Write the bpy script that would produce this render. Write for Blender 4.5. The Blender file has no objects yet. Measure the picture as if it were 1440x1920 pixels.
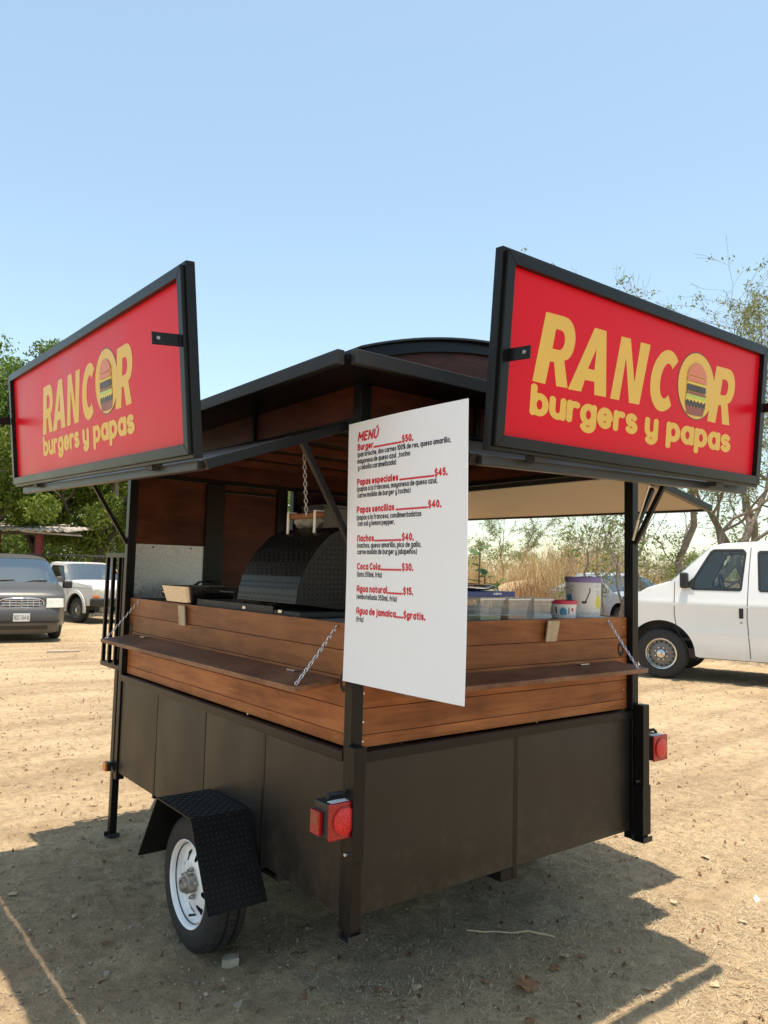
import bpy, math, random
import numpy as np
from mathutils import Vector, Matrix
rad = math.radians
random.seed(7)
rng = np.random.default_rng(11)

# ------------------------------------------------------------------ camera, sky, sun, exposure
scene = bpy.context.scene
CAM = Vector((-1.657, -2.282, 1.64))
PAN, PITCH, ROLL = rad(37.946), rad(4.461), rad(1.446)
fwd = Vector((math.sin(PAN)*math.cos(PITCH), math.cos(PAN)*math.cos(PITCH), math.sin(PITCH)))
rgt = Vector((math.cos(PAN), -math.sin(PAN), 0))
upv = rgt.cross(fwd)
r_ = rgt*math.cos(ROLL) + upv*math.sin(ROLL)
u_ = upv*math.cos(ROLL) - rgt*math.sin(ROLL)
cam_data = bpy.data.cameras.new('camera')
cam = bpy.data.objects.new('camera', cam_data)
scene.collection.objects.link(cam)
cam.matrix_world = Matrix(((r_.x, u_.x, -fwd.x, CAM.x), (r_.y, u_.y, -fwd.y, CAM.y), (r_.z, u_.z, -fwd.z, CAM.z), (0, 0, 0, 1)))
cam_data.sensor_fit = 'VERTICAL'
cam_data.sensor_height = 36.0
cam_data.lens = 1439.5/1920*36.0
cam_data.clip_start = 0.05
cam_data.clip_end = 4000
scene.camera = cam
scene.render.resolution_x, scene.render.resolution_y = 768, 1024

SUN_DIR = Vector((0.05, -0.062, 1.0)).normalized()       # towards the sun, almost overhead
world = bpy.data.worlds.new('World')
scene.world = world
world.use_nodes = True
wn, wl = world.node_tree.nodes, world.node_tree.links
wn.clear()
w_out = wn.new('ShaderNodeOutputWorld')
w_bg = wn.new('ShaderNodeBackground')
w_sky = wn.new('ShaderNodeTexSky')
w_sky.sky_type = 'NISHITA'
w_sky.sun_disc = False
w_sky.sun_elevation = math.asin(SUN_DIR.z)
w_sky.sun_rotation = math.atan2(SUN_DIR.x, SUN_DIR.y)
w_sky.altitude = 0
w_sky.air_density = 1.1
w_sky.dust_density = 0.9
w_sky.ozone_density = 1.6
w_bg.inputs['Strength'].default_value = 0.150
w_gam = wn.new('ShaderNodeGamma')              # gamma on the sky colour: flattens the whole sky a little
w_gam.inputs['Gamma'].default_value = 0.86
w_mul = wn.new('ShaderNodeMix'); w_mul.data_type = 'RGBA'; w_mul.blend_type = 'MULTIPLY'
w_mul.inputs[0].default_value = 1.0
w_mul.inputs[7].default_value = (1.0, 1.01, 0.89, 1)
wl.new(w_sky.outputs[0], w_gam.inputs['Color'])
wl.new(w_gam.outputs[0], w_mul.inputs[6])
wl.new(w_mul.outputs[2], w_bg.inputs['Color'])
wl.new(w_bg.outputs[0], w_out.inputs['Surface'])

sun_data = bpy.data.lights.new('sun', 'SUN')
sun_data.energy = 3.2
sun_data.angle = rad(0.55)
sun_data.color = (1.0, 0.88, 0.72)
sun = bpy.data.objects.new('sun', sun_data)
scene.collection.objects.link(sun)
sun.rotation_euler = SUN_DIR.to_track_quat('Z', 'Y').to_euler()
sun.location = (0, 0, 30)

scene.view_settings.view_transform = 'Standard'
scene.view_settings.look = 'None'
scene.view_settings.gamma = 1.0
scene.view_settings.use_curve_mapping = False
scene.view_settings.exposure = 1.05

# ------------------------------------------------------------------ helpers
COL = scene.collection

def empty(name, loc=(0, 0, 0), rz=0.0, label=None, cat=None, group=None):
    o = bpy.data.objects.new(name, None)
    o.empty_display_size = 0.1
    COL.objects.link(o)
    o.location = loc
    o.rotation_euler = (0, 0, rz)
    tag(o, label, cat, group)
    return o

def tag(o, label=None, cat=None, group=None, kind=None):
    if label: o['label'] = label
    if cat: o['category'] = cat
    if group: o['group'] = group
    if kind: o['kind'] = kind
    return o

def obj_from(name, verts, faces, mat, parent=None, smooth=None, bevel=0.0, loc=None):
    me = bpy.data.meshes.new(name)
    me.from_pydata([tuple(map(float, v)) for v in verts], [], [tuple(map(int, f)) for f in faces])
    me.update()
    if smooth is not None:
        me.shade_smooth()
        if smooth < 179: me.set_sharp_from_angle(angle=rad(smooth))
    if mat: me.materials.append(mat)
    o = bpy.data.objects.new(name, me)
    COL.objects.link(o)
    if parent: o.parent = parent
    if loc is not None: o.location = loc
    if bevel > 0:
        b = o.modifiers.new('bevel', 'BEVEL')
        b.width = bevel; b.segments = 2; b.limit_method = 'ANGLE'; b.angle_limit = rad(40)
    return o

def copy_tree(o, parent=None):
    c = o.copy()
    COL.objects.link(c)
    c.parent = parent
    for ch in list(o.children):
        copy_tree(ch, c)
    return c

class MB:
    def __init__(self): self.v, self.f = [], []
    def add(self, vs, fs):
        n = len(self.v)
        self.v.extend([tuple(v) for v in vs])
        self.f.extend([tuple(i+n for i in f) for f in fs])
        return self
    def box(self, x0, y0, z0, x1, y1, z1):
        return self.add([(x0,y0,z0),(x1,y0,z0),(x1,y1,z0),(x0,y1,z0),(x0,y0,z1),(x1,y0,z1),(x1,y1,z1),(x0,y1,z1)],
                        [(0,3,2,1),(4,5,6,7),(0,1,5,4),(1,2,6,5),(2,3,7,6),(3,0,4,7)])
    def hexa(self, p):       # 8 points: bottom ring, top ring
        return self.add(p, [(0,3,2,1),(4,5,6,7),(0,1,5,4),(1,2,6,5),(2,3,7,6),(3,0,4,7)])
    def beam(self, a, b, w, h, up=(0, 0, 1)):
        a, b = Vector(a), Vector(b)
        d = (b-a).normalized()
        s = d.cross(Vector(up))
        if s.length < 1e-4: s = d.cross(Vector((1, 0, 0)))
        s.normalize(); t = s.cross(d)
        s *= w/2; t *= h/2
        return self.add([a-s-t, a+s-t, a+s+t, a-s+t, b-s-t, b+s-t, b+s+t, b-s+t],
                        [(0,1,2,3),(7,6,5,4),(0,4,5,1),(1,5,6,2),(2,6,7,3),(3,7,4,0)])
    def tube(self, pts, r, n=8, closed=False, caps=True):
        pts = [Vector(p) for p in pts]
        k = len(pts)
        rs = r if isinstance(r, (list, tuple, np.ndarray)) else [r]*k
        rings = []
        prev = None
        for i in range(k):
            if closed: d = pts[(i+1) % k]-pts[i-1]
            else: d = pts[min(i+1, k-1)]-pts[max(i-1, 0)]
            if d.length < 1e-9: d = Vector((0, 0, 1))
            d.normalize()
            if prev is None:
                s = d.cross(Vector((0, 0, 1)))
                if s.length < 0.05: s = d.cross(Vector((1, 0, 0)))
            else:
                s = prev - d*prev.dot(d)
            s.normalize(); prev = s
            t = d.cross(s)
            rings.append([pts[i] + (s*math.cos(2*math.pi*j/n) + t*math.sin(2*math.pi*j/n))*rs[i] for j in range(n)])
        vs = [v for ring in rings for v in ring]
        fs = []
        for i in range(k if closed else k-1):
            a, b = i*n, ((i+1) % k)*n
            for j in range(n):
                fs.append((a+j, a+(j+1) % n, b+(j+1) % n, b+j))
        if caps and not closed:
            fs.append(tuple(range(n))[::-1]); fs.append(tuple((k-1)*n+j for j in range(n)))
        return self.add(vs, fs)
    def lathe(self, prof, n=24, c=(0, 0, 0), axis='z', cap=False):
        vs, fs = [], []
        for r, h in prof:
            for j in range(n):
                a = 2*math.pi*j/n
                x, y = r*math.cos(a), r*math.sin(a)
                p = {'z': (x, y, h), 'x': (h, x, y), 'y': (y, h, x)}[axis]
                vs.append((p[0]+c[0], p[1]+c[1], p[2]+c[2]))
        for i in range(len(prof)-1):
            for j in range(n):
                fs.append((i*n+j, i*n+(j+1) % n, (i+1)*n+(j+1) % n, (i+1)*n+j))
        if cap:
            fs.append(tuple(range(n))[::-1]); fs.append(tuple((len(prof)-1)*n+j for j in range(n)))
        return self.add(vs, fs)
    def prism(self, poly, fn, d0, d1):     # fn(a, b, depth) -> point
        n = len(poly)
        vs = [fn(a, b, d0) for a, b in poly] + [fn(a, b, d1) for a, b in poly]
        fs = [tuple(range(n))[::-1], tuple(range(n, 2*n))] + [(i, (i+1) % n, n+(i+1) % n, n+i) for i in range(n)]
        return self.add(vs, fs)
    def obj(self, name, mat, parent=None, bevel=0.0, smooth=None, loc=None):
        return obj_from(name, self.v, self.f, mat, parent, smooth, bevel, loc)

# ---- 2-D shapes given as signed distance, meshed cell by cell
def sd_polyline(P, pts):
    d = np.full(P.shape[:-1], 1e9)
    for a, b in zip(pts[:-1], pts[1:]):
        a = np.array(a, float); b = np.array(b, float)
        ab = b-a; L = ab@ab
        t = np.clip(((P-a)@ab)/(L if L > 1e-12 else 1), 0, 1)[..., None]
        d = np.minimum(d, np.linalg.norm(P-a-t*ab, axis=-1))
    return d

def sd_poly(P, pts):
    pts = [tuple(p) for p in pts]
    d = sd_polyline(P, pts+[pts[0]])
    ins = np.zeros(P.shape[:-1], bool)
    n = len(pts)
    for i in range(n):
        x0, y0 = pts[i]; x1, y1 = pts[(i+1) % n]
        if y0 == y1: continue
        c = ((y0 > P[..., 1]) != (y1 > P[..., 1])) & (P[..., 0] < (x1-x0)*(P[..., 1]-y0)/(y1-y0)+x0)
        ins ^= c
    return np.where(ins, -d, d)

def sdf_mesh(fn, x0, x1, y0, y1, h):
    nx, ny = max(2, int(math.ceil((x1-x0)/h))), max(2, int(math.ceil((y1-y0)/h)))
    X = np.linspace(x0, x1, nx+1); Y = np.linspace(y0, y1, ny+1)
    G = np.stack(np.meshgrid(X, Y, indexing='ij'), -1)
    D = fn(G)
    vid, V, F = {}, [], []
    def corner(i, j):
        k = (i, j)
        if k not in vid:
            vid[k] = len(V); V.append((X[i], Y[j]))
        return vid[k]
    def edge(i, j, i2, j2):
        k = (min((i, j), (i2, j2)), max((i, j), (i2, j2)))
        if k not in vid:
            a, b = D[i, j], D[i2, j2]
            t = a/(a-b)
            vid[k] = len(V); V.append((X[i]+(X[i2]-X[i])*t, Y[j]+(Y[j2]-Y[j])*t))
        return vid[k]
    ins = D < 0
    act = ins[:-1, :-1] | ins[1:, :-1] | ins[:-1, 1:] | ins[1:, 1:]
    for i, j in zip(*np.nonzero(act)):
        cs = [(i, j), (i+1, j), (i+1, j+1), (i, j+1)]
        poly = []
        for k in range(4):
            a, b = cs[k], cs[(k+1) % 4]
            if ins[a]: poly.append(corner(*a))
            if ins[a] != ins[b]: poly.append(edge(a[0], a[1], b[0], b[1]))
        if len(poly) >= 3: F.append(tuple(poly))
    return V, F

def curve_fill(polys):       # closed outlines, inner ones cut holes
    cu = bpy.data.curves.new('tmp', 'CURVE')
    cu.dimensions = '2D'; cu.fill_mode = 'BOTH'
    for pl in polys:
        s = cu.splines.new('POLY'); s.points.add(len(pl)-1)
        for p, (a, b) in zip(s.points, pl): p.co = (a, b, 0, 1)
        s.use_cyclic_u = True
    o = bpy.data.objects.new('tmp', cu)
    me = bpy.data.meshes.new_from_object(o)
    V = [(v.co.x, v.co.y) for v in me.vertices]; F = [tuple(p.vertices) for p in me.polygons]
    bpy.data.meshes.remove(me); bpy.data.objects.remove(o); bpy.data.curves.remove(cu)
    return V, F

# ---- stroke lettering
def arc(cx, cy, rx, ry, a0, a1, n=14):
    return [(cx+rx*math.cos(rad(a0+(a1-a0)*i/n)), cy+ry*math.sin(rad(a0+(a1-a0)*i/n))) for i in range(n+1)]
_o = arc(.38, .5, .38, .5, 0, 360, 24)
def _arch(x0, w): return [(x0, 0), (x0, .6)] + arc(x0+w/2, .6, w/2, .4, 180, 0) + [(x0+w, 0)]
GL = {
 'o': (.76, [_o]), 'a': (.76, [_o, [(.76, 0), (.76, 1)]]), 'b': (.76, [_o, [(0, 0), (0, 1.5)]]),
 'd': (.76, [_o, [(.76, 0), (.76, 1.5)]]), 'p': (.76, [_o, [(0, -.5), (0, 1)]]), 'q': (.76, [_o, [(.76, -.5), (.76, 1)]]),
 'g': (.76, [_o, [(.76, 1), (.76, -.1)] + arc(.38, -.1, .38, .38, 0, -150)]),
 'e': (.76, [[(.03, .5), (.76, .5)] + arc(.38, .5, .38, .5, 0, 315, 20)]),
 'c': (.66, [arc(.38, .5, .38, .5, 45, 315, 18)]),
 'f': (.46, [[(.18, 0), (.18, 1.15)] + arc(.4, 1.15, .22, .33, 180, 80, 8), [(0, .9), (.44, .9)]]),
 'h': (.7, [[(0, 0), (0, 1.5)], _arch(0, .7)]), 'i': (.0, [[(0, 0), (0, 1)], [(0, 1.38), (0, 1.4)]]),
 'í': (.05, [[(0, 0), (0, 1)], [(0, 1.32), (.14, 1.5)]]),
 'j': (.2, [[(.2, 1), (.2, -.15)] + arc(-.02, -.15, .22, .3, 0, -100, 8), [(.2, 1.38), (.2, 1.4)]]),
 'l': (.1, [[(0, 1.5), (0, .2)] + arc(.15, .2, .15, .2, 180, 270, 5)]),
 'm': (1.16, [[(0, 0), (0, 1)], _arch(0, .58), _arch(.58, .58)]), 'n': (.7, [[(0, 0), (0, 1)], _arch(0, .7)]),
 'ñ': (.7, [[(0, 0), (0, 1)], _arch(0, .7), [(.1, 1.32), (.28, 1.42), (.45, 1.32), (.62, 1.42)]]),
 'r': (.48, [[(0, 0), (0, 1)], [(0, .55)] + arc(.36, .55, .36, .43, 180, 70, 8)]),
 's': (.58, [arc(.29, .745, .27, .255, 40, 255, 10) + arc(.29, .255, .29, .255, 80, -145, 12)]),
 't': (.46, [[(.18, 1.35), (.18, .25)] + arc(.4, .25, .22, .25, 180, 280, 7), [(0, .95), (.44, .95)]]),
 'u': (.7, [[(0, 1), (0, .4)] + arc(.35, .4, .35, .4, 180, 360, 12) + [(.7, 1)], [(.7, 1), (.7, 0)]]),
 'y': (.7, [[(0, 1), (0, .4)] + arc(.35, .4, .35, .4, 180, 360, 12) + [(.7, 1)], [(.7, .6), (.7, -.1)] + arc(.35, -.1, .35, .38, 0, -140, 10)]),
 'z': (.6, [[(0, 1), (.6, 1), (0, 0), (.6, 0)]]),
 'A': (.9, [[(0, 0), (0, .95)] + arc(.45, .95, .45, .5, 180, 0, 12) + [(.9, 0)], [(0, .55), (.9, .55)]]),
 'B': (.82, [[(0, 0), (0, 1.45), (.4, 1.45)] + arc(.4, 1.1, .34, .35, 90, -90, 10) + [(0, .75)], [(.4, .75)] + arc(.44, .375, .38, .375, 90, -90, 10) + [(0, 0)]]),
 'C': (.85, [arc(.5, .72, .5, .73, 45, 315, 18)]),
 'P': (.8, [[(0, 0), (0, 1.45), (.4, 1.45)] + arc(.4, 1.03, .4, .42, 90, -90, 10) + [(0, .61)]]),
 'N': (.9, [[(0, 0), (0, 1)] + arc(.45, 1, .45, .45, 180, 0, 12) + [(.9, 0)]]),
 'M': (1.1, [[(0, 0), (0, 1.45), (.55, .5), (1.1, 1.45), (1.1, 0)]]), 'E': (.7, [[(.7, 1.45), (0, 1.45), (0, 0), (.7, 0)], [(0, .75), (.6, .75)]]),
 '|': (.9, [[(0, 0), (0, 1.45), (.9, 0), (.9, 1.45)]]), 'Ú': (.9, [[(0, 1.45), (0, .45)] + arc(.45, .45, .45, .45, 180, 360, 12) + [(.9, 1.45)], [(.4, 1.78), (.6, 2.0)]]),
 'R': (.8, [[(0, 0), (0, 1.45), (.4, 1.45)] + arc(.4, 1.05, .38, .4, 90, -90, 10) + [(0, .65)], [(.35, .65), (.8, 0)]]),
 'D': (.85, [[(0, 0), (0, 1.45), (.3, 1.45)] + arc(.3, .725, .55, .725, 90, -90, 12) + [(0, 0)]]),
 'Z': (.75, [[(0, 1.45), (.75, 1.45), (0, 0), (.75, 0)]]),
 '0': (.76, [arc(.38, .72, .38, .73, 0, 360, 24)]), '1': (.3, [[(0, 1.15), (.3, 1.45), (.3, 0)]]),
 '3': (.68, [arc(.33, 1.09, .3, .36, 140, -90, 12) + arc(.33, .36, .36, .37, 90, -140, 12)]),
 '4': (.85, [[(.6, 0), (.6, 1.45), (0, .4), (.85, .4)]]), '6': (.74, [arc(.37, .42, .37, .42, 0, 360, 20), [(.01, .5), (.15, 1.0), (.5, 1.45)]]),
 '5': (.7, [[(.64, 1.45), (.08, 1.45), (.05, .8)] + arc(.32, .47, .38, .45, 130, -140, 14)]), '7': (.7, [[(0, 1.45), (.7, 1.45), (.2, 0)]]),
 '$': (.7, [arc(.35, 1.05, .33, .33, 40, 255, 10) + arc(.35, .4, .35, .36, 80, -145, 12), [(.35, 1.38), (.35, 1.62)], [(.35, .04), (.35, -.2)]]),
 '%': (1.0, [arc(.2, 1.15, .2, .28, 0, 360, 14), arc(.8, .3, .2, .28, 0, 360, 14), [(.2, 0), (.8, 1.45)]]),
 '.': (.0, [[(0, 0), (0.001, 0.0)]]), ',': (.05, [[(.05, .02), (0, -.2)]]), '-': (.4, [[(0, .6), (.4, .6)]]),
 '(': (.25, [arc(.5, .6, .5, 1.0, 130, 230, 8)]), ')': (.25, [arc(-.25, .6, .5, 1.0, 50, -50, 8)]),
}
_gc = {}
def glyph(ch, r, h):
    k = (ch, round(r, 3), h)
    if k not in _gc:
        strokes = GL[ch][1]
        xs = [p[0] for s in strokes for p in s]; ys = [p[1] for s in strokes for p in s]
        rr = r*1.3 if ch in '.' else r
        def fn(P): return np.min([sd_polyline(P, s) for s in strokes], 0)-rr
        _gc[k] = sdf_mesh(fn, min(xs)-rr-h, max(xs)+rr+h, min(ys)-rr-h, max(ys)+rr+h, h)
    return _gc[k]

def text2d(txt, xh, r=.12, track=.16, width=None, slant=0.0, h=.06, xscale=1.0):
    V, F, x = [], [], 0.0
    for ch in txt:
        if ch == ' ':
            x += .42; continue
        gv, gf = glyph(ch, r, h)
        n = len(V)
        V.extend([(a+x+r+slant*b, b) for a, b in gv]); F.extend([tuple(i+n for i in f) for f in gf])
        x += GL[ch][0]+2*r+track
    sx = xh*xscale if width is None else width/(x-track)
    return [(a*sx, b*xh) for a, b in V], F
# ------------------------------------------------------------------ materials
def NT(name):
    m = bpy.data.materials.new(name); m.use_nodes = True
    nt = m.node_tree
    return m, nt, nt.nodes['Principled BSDF']

def node(nt, t, **kw):
    n = nt.nodes.new(t)
    for k, v in kw.items():
        if k in n.inputs: n.inputs[k].default_value = v
        else: setattr(n, k, v)
    return n

def ramp(nt, stops):
    n = nt.nodes.new('ShaderNodeValToRGB')
    e = n.color_ramp.elements
    while len(e) > 1: e.remove(e[0])
    e[0].position = stops[0][0]; e[0].color = (*stops[0][1], 1)
    for p, c in stops[1:]:
        k = e.new(p); k.color = (*c, 1)
    return n

def coords(nt, scale=(1, 1, 1), per_object=False, rot=(0, 0, 0)):
    tc = nt.nodes.new('ShaderNodeTexCoord'); mp = nt.nodes.new('ShaderNodeMapping')
    mp.inputs['Scale'].default_value = scale; mp.inputs['Rotation'].default_value = rot
    nt.links.new(tc.outputs['Object'], mp.inputs['Vector'])
    if per_object:
        oi = nt.nodes.new('ShaderNodeObjectInfo')
        ad = node(nt, 'ShaderNodeVectorMath', operation='MULTIPLY_ADD')
        ad.inputs[1].default_value = (37, 53, 71)
        nt.links.new(oi.outputs['Random'], ad.inputs[0]); nt.links.new(tc.outputs['Object'], ad.inputs[2])
        nt.links.new(ad.outputs[0], mp.inputs['Vector'])
    return mp.outputs['Vector']

def bump(nt, bs, height, strength=.3, dist=.01):
    b = node(nt, 'ShaderNodeBump', Strength=strength, Distance=dist)
    nt.links.new(height, b.inputs['Height']); nt.links.new(b.outputs[0], bs.inputs['Normal'])
    return b

def simple(name, col, rough=.5, metal=0.0, var=.12, scale=8.0, rvar=.1, bstr=.0, bscale=60.0, spec=.5, coat=0.0):
    m, nt, bs = NT(name)
    v = coords(nt)
    n = node(nt, 'ShaderNodeTexNoise', Scale=scale, Detail=6.0, Roughness=.62)
    nt.links.new(v, n.inputs['Vector'])
    c0 = tuple(max(0, c*(1-var)) for c in col); c1 = tuple(min(1, c*(1+var)) for c in col)
    r = ramp(nt, [(.3, c0), (.7, c1)])
    nt.links.new(n.outputs[0], r.inputs[0]); nt.links.new(r.outputs[0], bs.inputs['Base Color'])
    mr = node(nt, 'ShaderNodeMapRange'); mr.inputs[1].default_value = .3; mr.inputs[2].default_value = .7
    mr.inputs[3].default_value = max(.02, rough-rvar); mr.inputs[4].default_value = min(1, rough+rvar)
    nt.links.new(n.outputs[0], mr.inputs[0]); nt.links.new(mr.outputs[0], bs.inputs['Roughness'])
    bs.inputs['Metallic'].default_value = metal
    bs.inputs['Specular IOR Level'].default_value = spec
    bs.inputs['Coat Weight'].default_value = coat
    if bstr > 0:
        n2 = node(nt, 'ShaderNodeTexNoise', Scale=bscale, Detail=4.0); nt.links.new(v, n2.inputs['Vector'])
        bump(nt, bs, n2.outputs[0], bstr, .004)
    return m

def wood(name, dark, mid, light, scale, rough=.42, streak=9.0, blot=.5):
    m, nt, bs = NT(name)
    v = coords(nt, scale, True)
    n = node(nt, 'ShaderNodeTexNoise', Scale=1.6, Detail=7.0, Roughness=.6, Distortion=.9)
    nt.links.new(v, n.inputs['Vector'])
    w = node(nt, 'ShaderNodeTexNoise', Scale=streak, Detail=5.0, Roughness=.7, Distortion=.4)
    nt.links.new(v, w.inputs['Vector'])
    v2 = coords(nt, (1, 1, 1), True)
    b = node(nt, 'ShaderNodeTexNoise', Scale=3.2, Detail=3.0, Roughness=.55); nt.links.new(v2, b.inputs['Vector'])
    mx = node(nt, 'ShaderNodeMath', operation='MULTIPLY_ADD'); mx.inputs[1].default_value = .45
    nt.links.new(w.outputs[0], mx.inputs[0])
    m2 = node(nt, 'ShaderNodeMath', operation='MULTIPLY'); m2.inputs[1].default_value = .55
    nt.links.new(n.outputs[0], m2.inputs[0]); nt.links.new(m2.outputs[0], mx.inputs[2])
    m3 = node(nt, 'ShaderNodeMath', operation='MULTIPLY_ADD'); m3.inputs[1].default_value = blot
    sb = node(nt, 'ShaderNodeMath', operation='SUBTRACT'); sb.inputs[1].default_value = .5
    nt.links.new(b.outputs[0], sb.inputs[0]); nt.links.new(sb.outputs[0], m3.inputs[0]); nt.links.new(mx.outputs[0], m3.inputs[2])
    r = ramp(nt, [(.33, dark), (.5, mid), (.68, light)])
    nt.links.new(m3.outputs[0], r.inputs[0])
    oi = nt.nodes.new('ShaderNodeObjectInfo')
    mr = node(nt, 'ShaderNodeMapRange'); mr.inputs[3].default_value = .78; mr.inputs[4].default_value = 1.22
    nt.links.new(oi.outputs['Random'], mr.inputs[0])
    hs = node(nt, 'ShaderNodeHueSaturation'); nt.links.new(mr.outputs[0], hs.inputs['Value']); nt.links.new(r.outputs[0], hs.inputs['Color'])
    nt.links.new(hs.outputs[0], bs.inputs['Base Color'])
    bs.inputs['Roughness'].default_value = rough; bs.inputs['Specular IOR Level'].default_value = .25
    bump(nt, bs, mx.outputs[0], .18, .004)
    return m

M = {}
# stained pine: planks on the side run along Y, on the rear along X; object coordinates are metres
M['plank_side'] = wood('stained plank side', (.18, .055, .017), (.31, .104, .033), (.42, .160, .055), (6, .9, 9), streak=5.0, blot=.5)
M['plank_rear'] = wood('stained plank rear', (.18, .055, .017), (.31, .104, .033), (.42, .160, .055), (.9, 6, 9), streak=5.0, blot=.5)
M['shelf'] = wood('shelf board', (.12, .052, .026), (.21, .098, .052), (.29, .145, .08), (2.5, 2.5, 9), rough=.5)
M['plywood'] = wood('stained plywood', (.035, .008, .004), (.085, .021, .009), (.14, .040, .018), (1.2, 1.2, 5.5), rough=.45, streak=5.0)
M['raw_ply'] = wood('raw plywood edge', (.25, .12, .05), (.36, .19, .09), (.46, .27, .14), (2, 2, 9), rough=.6)

def black_paint(name, col, rough, wav=.0, dust=.02, spec=.22):
    m, nt, bs = NT(name)
    v = coords(nt)
    n = node(nt, 'ShaderNodeTexNoise', Scale=3.0, Detail=8.0, Roughness=.65); nt.links.new(v, n.inputs['Vector'])
    r = ramp(nt, [(.35, col), (.75, tuple(c+dust*k for c, k in zip(col, (1, .85, .65))))])
    nt.links.new(n.outputs[0], r.inputs[0]); nt.links.new(r.outputs[0], bs.inputs['Base Color'])
    mr = node(nt, 'ShaderNodeMapRange'); mr.inputs[3].default_value = rough-.06; mr.inputs[4].default_value = rough+.1
    nt.links.new(n.outputs[0], mr.inputs[0]); nt.links.new(mr.outputs[0], bs.inputs['Roughness'])
    bs.inputs['Specular IOR Level'].default_value = spec
    if wav:
        # dust thrown up along the lower edge, patchy
        sx = nt.nodes.new('ShaderNodeSeparateXYZ'); nt.links.new(v, sx.inputs[0])
        nd = node(nt, 'ShaderNodeTexNoise', Scale=9.0, Detail=9.0, Roughness=.75); nt.links.new(v, nd.inputs['Vector'])
        az = node(nt, 'ShaderNodeMapRange'); az.inputs[1].default_value = .72; az.inputs[2].default_value = .40; az.inputs[3].default_value = .42; az.inputs[4].default_value = .62
        nt.links.new(sx.outputs[2], az.inputs[0])
        th = node(nt, 'ShaderNodeMath', operation='ADD'); nt.links.new(az.outputs[0], th.inputs[0]); nt.links.new(nd.outputs[0], th.inputs[1])
        rd = ramp(nt, [(.52, (0, 0, 0)), (.64, (.16, .16, .16))])
        sc_ = node(nt, 'ShaderNodeMath', operation='MULTIPLY'); sc_.inputs[1].default_value = .5
        nt.links.new(th.outputs[0], sc_.inputs[0]); nt.links.new(sc_.outputs[0], rd.inputs[0])
        md = node(nt, 'ShaderNodeMix', data_type='RGBA'); md.inputs[7].default_value = (.20, .155, .10, 1)
        nt.links.new(rd.outputs[0], md.inputs[0]); nt.links.new(r.outputs[0], md.inputs[6]); nt.links.new(md.outputs[2], bs.inputs['Base Color'])
        n2 = node(nt, 'ShaderNodeTexNoise', Scale=2.2, Detail=1.0); nt.links.new(v, n2.inputs['Vector'])
        n3 = node(nt, 'ShaderNodeTexNoise', Scale=220.0, Detail=2.0); nt.links.new(v, n3.inputs['Vector'])
        ad = node(nt, 'ShaderNodeMath', operation='MULTIPLY_ADD'); ad.inputs[1].default_value = .012
        nt.links.new(n3.outputs[0], ad.inputs[0]); nt.links.new(n2.outputs[0], ad.inputs[2])
        bump(nt, bs, ad.outputs[0], wav, .05)
    return m
M['black'] = black_paint('black enamel', (.006, .0065, .0075), .30, 0, .006)
M['panel'] = black_paint('black panel enamel', (.009, .008, .007), .40, .5, .004, .42)
M['diamond'] = black_paint('black diamond plate', (.007, .0075, .009), .34, 0, .008)
M['tread'] = black_paint('worn tread tops', (.018, .019, .021), .26, 0, .02)
M['black_worn'] = simple('worn black paint', (.022, .021, .02), .6, var=.5, scale=25)
M['dark_int'] = simple('dark interior paint', (.016, .015, .015), .6)
M['steel'] = simple('stainless steel', (.62, .60, .57), .24, 1.0, var=.06)
M['galv'] = simple('galvanised sheet', (.55, .56, .58), .38, .9, var=.3, scale=60, rvar=.12)
M['chain'] = simple('zinc chain', (.72, .72, .73), .3, 1.0)
M['rim'] = simple('white wheel paint', (.86, .87, .88), .3, var=.06, scale=14)
M['rubber'] = simple('tyre rubber', (.022, .021, .021), .75, var=.3, scale=20, bstr=.25, bscale=120)
M['brass'] = simple('aged hub steel', (.35, .33, .30), .45, .8, var=.3, scale=30)
M['red_lens'] = simple('red lens', (.33, .004, .008), .14, var=.25, scale=120, bstr=.5, bscale=160, coat=.3)
M['red_lens2'] = simple('bright red lens', (.62, .008, .014), .2, var=.5, scale=200, bstr=1.0, bscale=150, coat=.2)
M['amber'] = simple('amber lens', (.75, .20, .02), .2, var=.2, scale=100, coat=.5)
M['sign_red'] = simple('red vinyl', (.70, .004, .018), .33, var=.05, scale=2.5, rvar=.05, spec=.14)
M['gold'] = simple('gold vinyl', (.80, .50, .085), .4, var=.04, scale=4, spec=.3)
M['menu_white'] = simple('white foam board', (.85, .88, .94), .5, var=.015, scale=5)
M['menu_red'] = simple('red print', (.62, .012, .035), .5, var=.04)
M['menu_ink'] = simple('dark print', (.018, .018, .028), .5, var=.04)
M['bun'] = simple('print bun salmon', (.70, .20, .10), .4, var=.04)
M['bunb'] = simple('print bun brown', (.28, .055, .03), .4, var=.04)
M['patty'] = simple('print patty', (.045, .018, .012), .4, var=.1)
M['cheese'] = simple('print cheese', (.82, .62, .06), .4, var=.04)
M['lettuce'] = simple('print lettuce', (.42, .60, .08), .4, var=.05)
M['tan'] = simple('tan painted lid', (.46, .37, .27), .55, var=.15, scale=2.5)
M['white_pl'] = simple('white plastic', (.80, .80, .79), .35, var=.03)
M['lilac'] = simple('lilac plastic', (.27, .20, .48), .4, var=.05)
M['red_pl'] = simple('red plastic lid', (.70, .045, .085), .35, var=.05)
M['blue_pr'] = simple('blue print', (.06, .28, .48), .4, var=.05)
M['yellow_pr'] = simple('yellow print', (.75, .68, .05), .4, var=.05)
M['blue_box'] = simple('dark blue carton', (.015, .05, .22), .35, var=.2, scale=30)
M['grey_lid'] = simple('grey lid', (.30, .31, .33), .4)
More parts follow.
